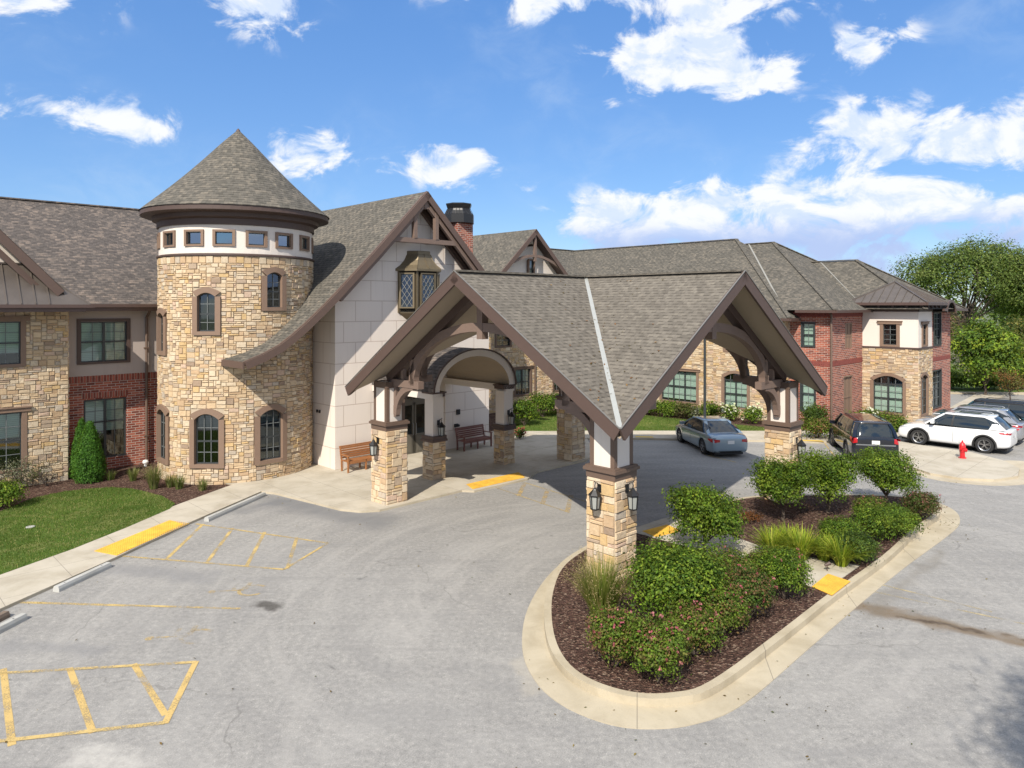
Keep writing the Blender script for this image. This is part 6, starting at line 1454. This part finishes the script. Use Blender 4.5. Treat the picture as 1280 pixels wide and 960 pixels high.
for i, (px, py, rx, h, pal, lab) in enumerate((
    (1050, 687, .55, .85, GREEN, 'clipped green shrub left in the row of the far bed'), (1072, 702, .50, .72, DGREEN, 'darker green shrub nearest to the kerb of the far bed'), (1100, 675, .72, .95, GREEN, 'wide green shrub in the middle row of the far bed'),
    (1124, 668, .60, .80, YGREEN[:2] + GREEN, 'light green shrub against the right kerb of the far bed'), (1152, 648, .55, .85, [(.08, .08, .03), (.06, .10, .02), (.13, .07, .04)], 'brownish red shrub at the far corner of the island'), (1088, 655, .5, .8, SPIREA, 'low reddish shrub behind the wide green shrub'))):
    shrub(lab, PI(px, py), rx, rx, h, pal, group='shrubs in the far island bed', n=420, per=20, seed=40 + i, leaf=.027, clump=.09, flowers=PINK if i in (4, 5) else None, fl_n=30, fl_size=.02)
shrub('dry rust coloured low plant in the mulch near the right-hand pier', PI(938, 652), .35, .3, .25, [(.20, .07, .02), (.12, .05, .02)], group=None, n=60, per=10, seed=48, leaf=.03, clump=.08)
def blades(label, loc, n, h, spread, pal, wd, name, cat, seed, group=None, droop=.9, plume=None):
    rg = np.random.default_rng(seed); o = thing(name, label, cat, loc, 0, group); a = rg.uniform(0, 2 * math.pi, n); ln = h * rg.uniform(.65, 1.1, n); lean = rg.uniform(.25, 1, n) * spread
    b = np.stack([np.cos(a) * .14 * rg.uniform(0, 1, n), np.sin(a) * .14 * rg.uniform(0, 1, n), np.zeros(n)], 1); dr = np.stack([np.cos(a), np.sin(a), np.zeros(n)], 1); sd_ = np.stack([-np.sin(a), np.cos(a), np.zeros(n)], 1); S = 5; Vs = []; Cs = []
    base = np.array(pal)[rg.choice(len(pal), n)] * rg.uniform(.75, 1.25, (n, 1))
    def P_(k): t = k / S; return b + dr * (lean * ln * (t ** 1.3))[:, None] + np.array([0, 0, 1]) * (ln * (t - droop * .55 * t ** 2.4 * (lean / max(spread, 1e-3))))[:, None]
    for k in range(S):
        w0, w1 = wd * (1 - (k / S) ** 2 * .8), wd * (1 - ((k + 1) / S) ** 2 * .95); p0, p1 = P_(k), P_(k + 1); Vs.append(np.stack([p0 - sd_ * w0, p0 + sd_ * w0, p1 + sd_ * w1, p1 - sd_ * w1], 1)); Cs.append(base)
    quads('leaves', np.concatenate(Vs), np.clip(np.concatenate(Cs), 0, 1), M['blade'], o)
    if plume:
        m_ = n // 8; k = rg.choice(n, m_); tp = P_(S)[k]; q = np.repeat(tp, 14, 0) + rg.normal(size=(m_ * 14, 3)) * [.02, .02, .10]; quads('seed_heads', leaf_quads(q, unit(rg.normal(size=q.shape)), np.full(len(q), .016), .3, rg), np.tile(np.array(plume), (len(q), 1)) * rg.uniform(.7, 1.2, (len(q), 1)), M['petal'], o)
    return o
DL = [(.20, .27, .02), (.30, .36, .03), (.14, .22, .02), (.40, .42, .06)]
for i, (px, py, h, lab) in enumerate(((965, 693, .62, 'leftmost yellow green daylily clump in the far bed'), (1002, 699, .72, 'tallest daylily clump in the middle of the group'), (1030, 700, .55, 'small daylily clump behind the spotlight'), (1052, 707, .62, 'rightmost daylily clump by the kerb ramp'), (985, 688, .6, 'daylily clump behind the tallest one'))):
    blades(lab, PI(px, py), 300, h * 1.35, 1.0, DL, .014, 'daylily', 'daylily', 60 + i, 'yellow green daylilies in the far island bed')
for i, (px, py) in enumerate(((935, 705), (950, 712))): blades(('thin yellowish grass tuft on the left of the pair at the footpath edge', 'thin yellowish grass tuft on the right of the pair at the footpath edge')[i], PI(px, py + 8), 60, .55, .6, DL, .009, 'grass_tuft', 'grass tuft', 66 + i, 'grass tufts along the footpath')
blades('tall feathery ornamental grass at the foot of the nearest pier', PI(752, 785), 1100, 1.6, .5, [(.24, .25, .05), (.16, .21, .035), (.36, .30, .11), (.12, .17, .03)], .007, 'ornamental_grass', 'ornamental grass', 70, None, .6, (.40, .31, .16))

# left bed
def arbor(label, loc, r, h, seed):
    rg = np.random.default_rng(seed); o = thing('arborvitae', label, 'evergreen', loc, 0, 'evergreens in the left bed'); n = 4200
    z = rg.uniform(0, 1, n) ** .85; prof = np.where(z < .22, .86 + .14 * (z / .22), np.maximum(0, 1 - (z - .22) / .80) ** .68); a = rg.uniform(0, 2 * math.pi, n)
    rr_ = r * prof * (1 + .07 * np.sin(a * 5 + z * 14) + .05 * rg.normal(size=n)) * (1 - np.abs(rg.normal(0, .14, n))); c = np.stack([np.cos(a) * rr_, np.sin(a) * rr_, z * h + .04], 1)
    per = 5; cc = np.repeat(c, per, 0) + rg.normal(size=(n * per, 3)) * [.03, .03, .05]; nd = unit(np.repeat(np.stack([np.cos(a), np.sin(a), np.full(n, .35)], 1), per, 0) + rg.normal(size=(n * per, 3)) * .5)
    C = np.array([(.04, .12, .014), (.06, .16, .018), (.09, .21, .025), (.03, .085, .012)])[rg.choice(4, n * per)] * np.repeat(rg.uniform(.75, 1.2, (n, 1)), per, 0)
    quads('foliage', leaf_quads(cc, nd, rg.uniform(.02, .045, n * per), .4, rg), C, M['leaf'], o); mb = MB(); mb.tube([(0, 0, 0), (0, 0, h * .8)], [.06, .02], 8); mb.build('trunk', M['bark'], o, world=False)
arbor('larger bushy evergreen cone in front of the brick and stone corner', G(102, 606, .04) + Vector((0, .5, 0)), .56, 2.15, 80); arbor('slimmer evergreen spire half hidden behind the larger cone', G(90, 602, .04) + Vector((0, .6, 0)), .40, 2.15, 81)
GREY = [(.16, .17, .11), (.22, .22, .15), (.11, .13, .07)]
shrub('grey leaved loose shrub under the lower left window', G(18, 612, .04), .75, .6, 1.15, GREY, group='shrubs in the left bed', n=130, per=10, seed=84, leaf=.03, clump=.13)
shrub('nearly bare purplish twiggy shrub in front of the stone wall', G(58, 608, .04), .5, .45, 1.15, [(.13, .10, .09), (.10, .12, .06)], group='shrubs in the left bed', n=60, per=7, seed=85, leaf=.025, clump=.10, stem_r=.02)
shrub('small pale shrub between the grey and the twiggy shrubs', G(38, 606, .04), .35, .35, .6, [(.22, .26, .08), (.15, .2, .06)], group='shrubs in the left bed', n=70, per=8, seed=86, leaf=.025, clump=.08)
shrub('yellow green shrub cut by the left edge above the lawn', G(2, 636, .04), .75, .6, .95, YGREEN + GREEN, group='shrubs in the left bed', n=300, per=14, seed=87, leaf=.035, clump=.11)
TG = [(.13, .17, .045), (.20, .22, .07), (.30, .26, .12), (.07, .12, .025)]
for i, (px, py, n, h, lab) in enumerate(((192, 611, 420, 1.0, 'biggest tan green grass clump left of the tower base'), (166, 601, 200, .6, 'low green grass clump below the brick wall'), (213, 609, 160, .6, 'thin grass clump just right of the biggest one'), (224, 611, 160, .6, 'wispy grass clump in front of the tower window'), (253, 613, 130, .5, 'last small grass clump before the concrete walk'), (138, 600, 90, .5, 'dry straw coloured tuft right of the evergreens'))):
    blades(lab, G(px, py, .04), n, h, .5, TG, .008, 'ornamental_grass', 'ornamental grass', 90 + i, 'grass clumps in the left bed', .7, (.36, .28, .15) if i in (0, 4) else None)
# beds behind the canopy
BG = 'shrubs in the bed behind the canopy'
for i, (px, py, rx, h, pal, lab) in enumerate((
    (655, 533, 1.0, 1.5, GREEN, 'big leafy shrub behind the right porch column'), (678, 522, 1.1, 1.5, GREEN, 'shrub against the stone wall seen left of the shaded rear pier'), (700, 518, 1.1, 1.3, DGREEN, 'dark shrub behind the shaded rear pier'),
    (812, 519, 1.0, .9, GREEN, 'low green hedge shrub under the wide window, left one'), (835, 521, 1.1, .95, GREEN, 'low green hedge shrub under the wide window, middle one'), (858, 523, 1.0, .85, [(.10, .09, .035), (.07, .10, .02)], 'reddish brown hedge shrub right of the wide window'), (872, 524, .45, .55, GREY, 'small grey shrub beside the lamp post'),
    (887, 525, .85, 1.05, GREEN, 'round green shrub right behind the lamp post'), (1018, 535, .9, 1.3, DGREEN, 'tall dark shrub at the brick wall right of the right-hand pier'), (1022, 549, 1.1, 1.0, SPIREA, 'wide reddish green shrub in front of the tall dark one'),
    (1105, 540, 1.2, 1.05, SPIREA, 'wide shrub under the arched pavilion window'), (1120, 541, .7, .85, GREEN, 'small shrub at the right foot of the arched window'), (1072, 538, .8, .9, GREEN, 'green shrub behind the roof of the black car'))):
    p = G(px, py, .05)
    shrub(lab, p, rx * .8, rx * .65, h, pal, group=BG, n=240, per=12, seed=100 + i, leaf=.055, clump=.16)
WF = [(.62, .66, .42), (.7, .7, .55)]
for i, (px, py, lab) in enumerate(((912, 526, 'white flowering shrub in front of the arched window'), (941, 530, 'white flowering shrub left of the right-hand pier'), (1086, 531, 'white flowering shrub at the brick recess panel'))):
    shrub(lab, G(px, py, .05), .62, .5, .9, GREEN + YGREEN[:1], 'hydrangea', 'hydrangea', 'white hydrangeas along the stone wall', n=150, per=12, seed=120 + i, leaf=.055, clump=.13, flowers=WF, fl_n=26, fl_size=.075)
shrub('small pink flowering plant beside the right porch column', G(650, 548, .08), .35, .3, .5, DGREEN, group=BG, n=70, per=10, seed=125, leaf=.04, clump=.09, flowers=[(.5, .06, .10)], fl_n=24, fl_size=.04)
rgT = np.random.default_rng(9)
def tree(label, loc, h, r, pal, seed, trunk=.3, leaf=.16, n=700, per=22, clump=.7, group='trees beyond the building', name='tree', lobes=None, tr=.22, low=.35, fill=.3):
    rg = np.random.default_rng(seed); o = thing(name, label, 'tree', loc, 0, group)
    if lobes is None:
        lobes = [(0, 0, h * .62, r * .72, r * .72, h * .30)]
        for k in range(9): a = k * 2.4; q = rg.uniform(.35, .62); lobes.append((math.cos(a) * r * q, math.sin(a) * r * q, h * rg.uniform(low + .12, .84), r * .40, r * .40, h * .17))
    _, c = crown_mesh('crown', o, lobes, n, leaf, per, pal, rg, clump, fill=fill)
    k = rg.choice(len(c), 16); stems(o, 'trunk', (0, 0), [c[i] * [.85, .85, .95] for i in k], tr, tr * .22, h * trunk, rg); return o
BT = [(.070, .115, .024), (.095, .145, .030), (.125, .180, .040), (.17, .215, .055)]
tree('largest broad green tree rising behind the corner pavilion', (49.5, 78, 0), 14.6, 6.8, BT, 130, n=900, per=40, leaf=.125, clump=.55, fill=.2, lobes=[(0, 0, 9.3, 5.0, 5, 3.8), (-4.2, 0, 9.6, 3.0, 3, 2.5), (-5.6, 1, 7.6, 2.0, 2, 1.6), (3.8, 0, 10.3, 3.4, 3, 3.2), (1.2, -1, 12.0, 2.6, 2.4, 2.1), (5.6, 0, 8, 2.8, 2.6, 2.6), (-2, -1, 11.4, 2.4, 2.3, 1.6), (6.6, 0, 11, 2, 2, 1.8)])
tree('tall green tree half cut by the right edge of the picture', (59, 80, 0), 13.2, 5.0, BT, 131, n=500, leaf=.19, clump=.6)
tree('dark tree mass behind the largest tree', (74, 98, 0), 11.5, 7, DGREEN, 134, n=500, leaf=.26, clump=.9, low=.15)
tree('yellow topped round tree beside the brick end of the building', (35.0, 52.5, 0), 6.0, 2.6, YGREEN + [(.10, .17, .03), (.07, .13, .02)], 132, n=600, per=22, leaf=.11, clump=.30, trunk=.12, tr=.10, lobes=[(0, 0, 2.9, 2.2, 2.2, 2.4), (-.9, 0, 3.9, 1.3, 1.3, 1.5), (.9, 0, 3.4, 1.5, 1.5, 1.7), (0, -.7, 2.0, 1.9, 1.5, 1.5), (-.3, 0, 4.9, .9, .9, .9), (1.2, 0, 2.2, 1.4, 1.4, 1.3)])
tree('olive green tree right of the yellow topped one', (40.3, 56, 0), 6.2, 3.0, [(.09, .11, .025), (.07, .12, .025), (.13, .12, .03)], 133, n=520, leaf=.11, clump=.34, trunk=.12, tr=.1, low=.12)
tree('rust leaved tree standing behind the yellow topped one', (39, 66, 0), 7.4, 3.2, [(.13, .095, .045), (.11, .10, .04), (.16, .11, .06)], 136, n=300, per=18, leaf=.12, clump=.4, low=.2, tr=.12)
tree('small reddish tree on the grass strip at the right edge', G(1262, 507, .06), 2.5, 1.05, [(.14, .085, .03), (.09, .10, .025), (.18, .08, .03)], 135, n=150, per=14, leaf=.06, clump=.17, trunk=.38, tr=.04, name='young_tree')
# bare grey tree
rg = np.random.default_rng(140); o = thing('bare_tree', 'bare grey twiggy tree in front of the largest green tree', 'tree', (40.5, 63, 0), 0); mb = MB()
def twig(p, d, L_, r, k):
    e = p + d * L_; mb.tube([p, p.lerp(e, .5) + Vector(rg.normal(size=3)) * L_ * .05, e], [r, r * .8, r * .55], 5)
    if k == 0: return
    for _ in range(3 if k > 1 else 4): twig(p.lerp(e, rg.uniform(.55, 1)), (d + Vector(rg.normal(size=3)) * .42 + Z3 * .10).normalized(), L_ * rg.uniform(.55, .8), r * .55, k - 1)
for a in range(6): twig(Vector((0, 0, .0)), Vector((math.cos(a * 1.1) * .35, math.sin(a * 1.1) * .2, 1)).normalized(), 1.45, .09, 4)
mb.build('branches', plain('grey_twig', (.25, .22, .19), .9), o, world=False)
# hedge and far tree line
for i, x in enumerate((29.8, 32.4, 35.0, 37.6, 40.2, 43, 46)): shrub(('leftmost low hedge bush beside the brick end across the road', 'low hedge bush second from the left across the road', 'low hedge bush under the yellow topped tree', 'hedge bush fourth in the row across the road', 'hedge bush left of the small reddish tree', 'hedge bush behind the small reddish tree', 'rightmost hedge bush across the road')[i], (x, 57 - i * .15, .06), 1.6, 1.0, 1.15 if i % 2 else 1.4, DGREEN if i != 2 else GREEN, 'hedge_bush', 'bush', 'hedge along the far road', n=170, per=14, seed=150 + i, leaf=.10, clump=.25)
rg = np.random.default_rng(160)
lb = []
for i in range(70): x = 20 + i * 2.6; lb.append((x, 118 + rg.uniform(-6, 6), rg.uniform(3.5, 5), 4, 4, rg.uniform(3.5, 5.2)))
fo, _ = crown_mesh('far_treeline', None, lb, 2600, .42, 12, DGREEN + BT[:2], rg, 1.1, fill=.2); tag(fo, kind='stuff')
# shade tree standing out of frame that throws its shadow into the near right corner
tree('tall tree behind the viewpoint that shades the near right corner of the drive', (5.0, -2.4, 0), 14.0, 2.2, BT, 170, n=360, per=24, leaf=.09, clump=.34, group=None, trunk=.6, tr=.2, lobes=[(0, 0, 12, 1.5, 1.5, 1.3), (1.1, .2, 11.4, 1.0, 1.0, .9), (-1.0, -.2, 12.0, .9, 1, .8), (.2, .9, 12.4, 1.0, .9, .8), (.1, -.9, 11.3, 1, .9, .8)])

k = 110; a_ = RNG.uniform(1.6, 5.6, k); b_ = np.clip(a_ - np.abs(RNG.normal(0, 1.1, k)), .3, 5.6); flip = RNG.random(k) < .5
P_ = []
for a, b, f in zip(a_, b_, flip):
    q = K(-a, -b, ZR - SL * min(a, b) + .02) if f else K(-b, -a, ZR - SL * min(a, b) + .02); P_.append(tuple(q))
litter('roof_leaves', np.array(P_), .03, .055, [(.26, .12, .05), (.20, .09, .04), (.30, .18, .08)])
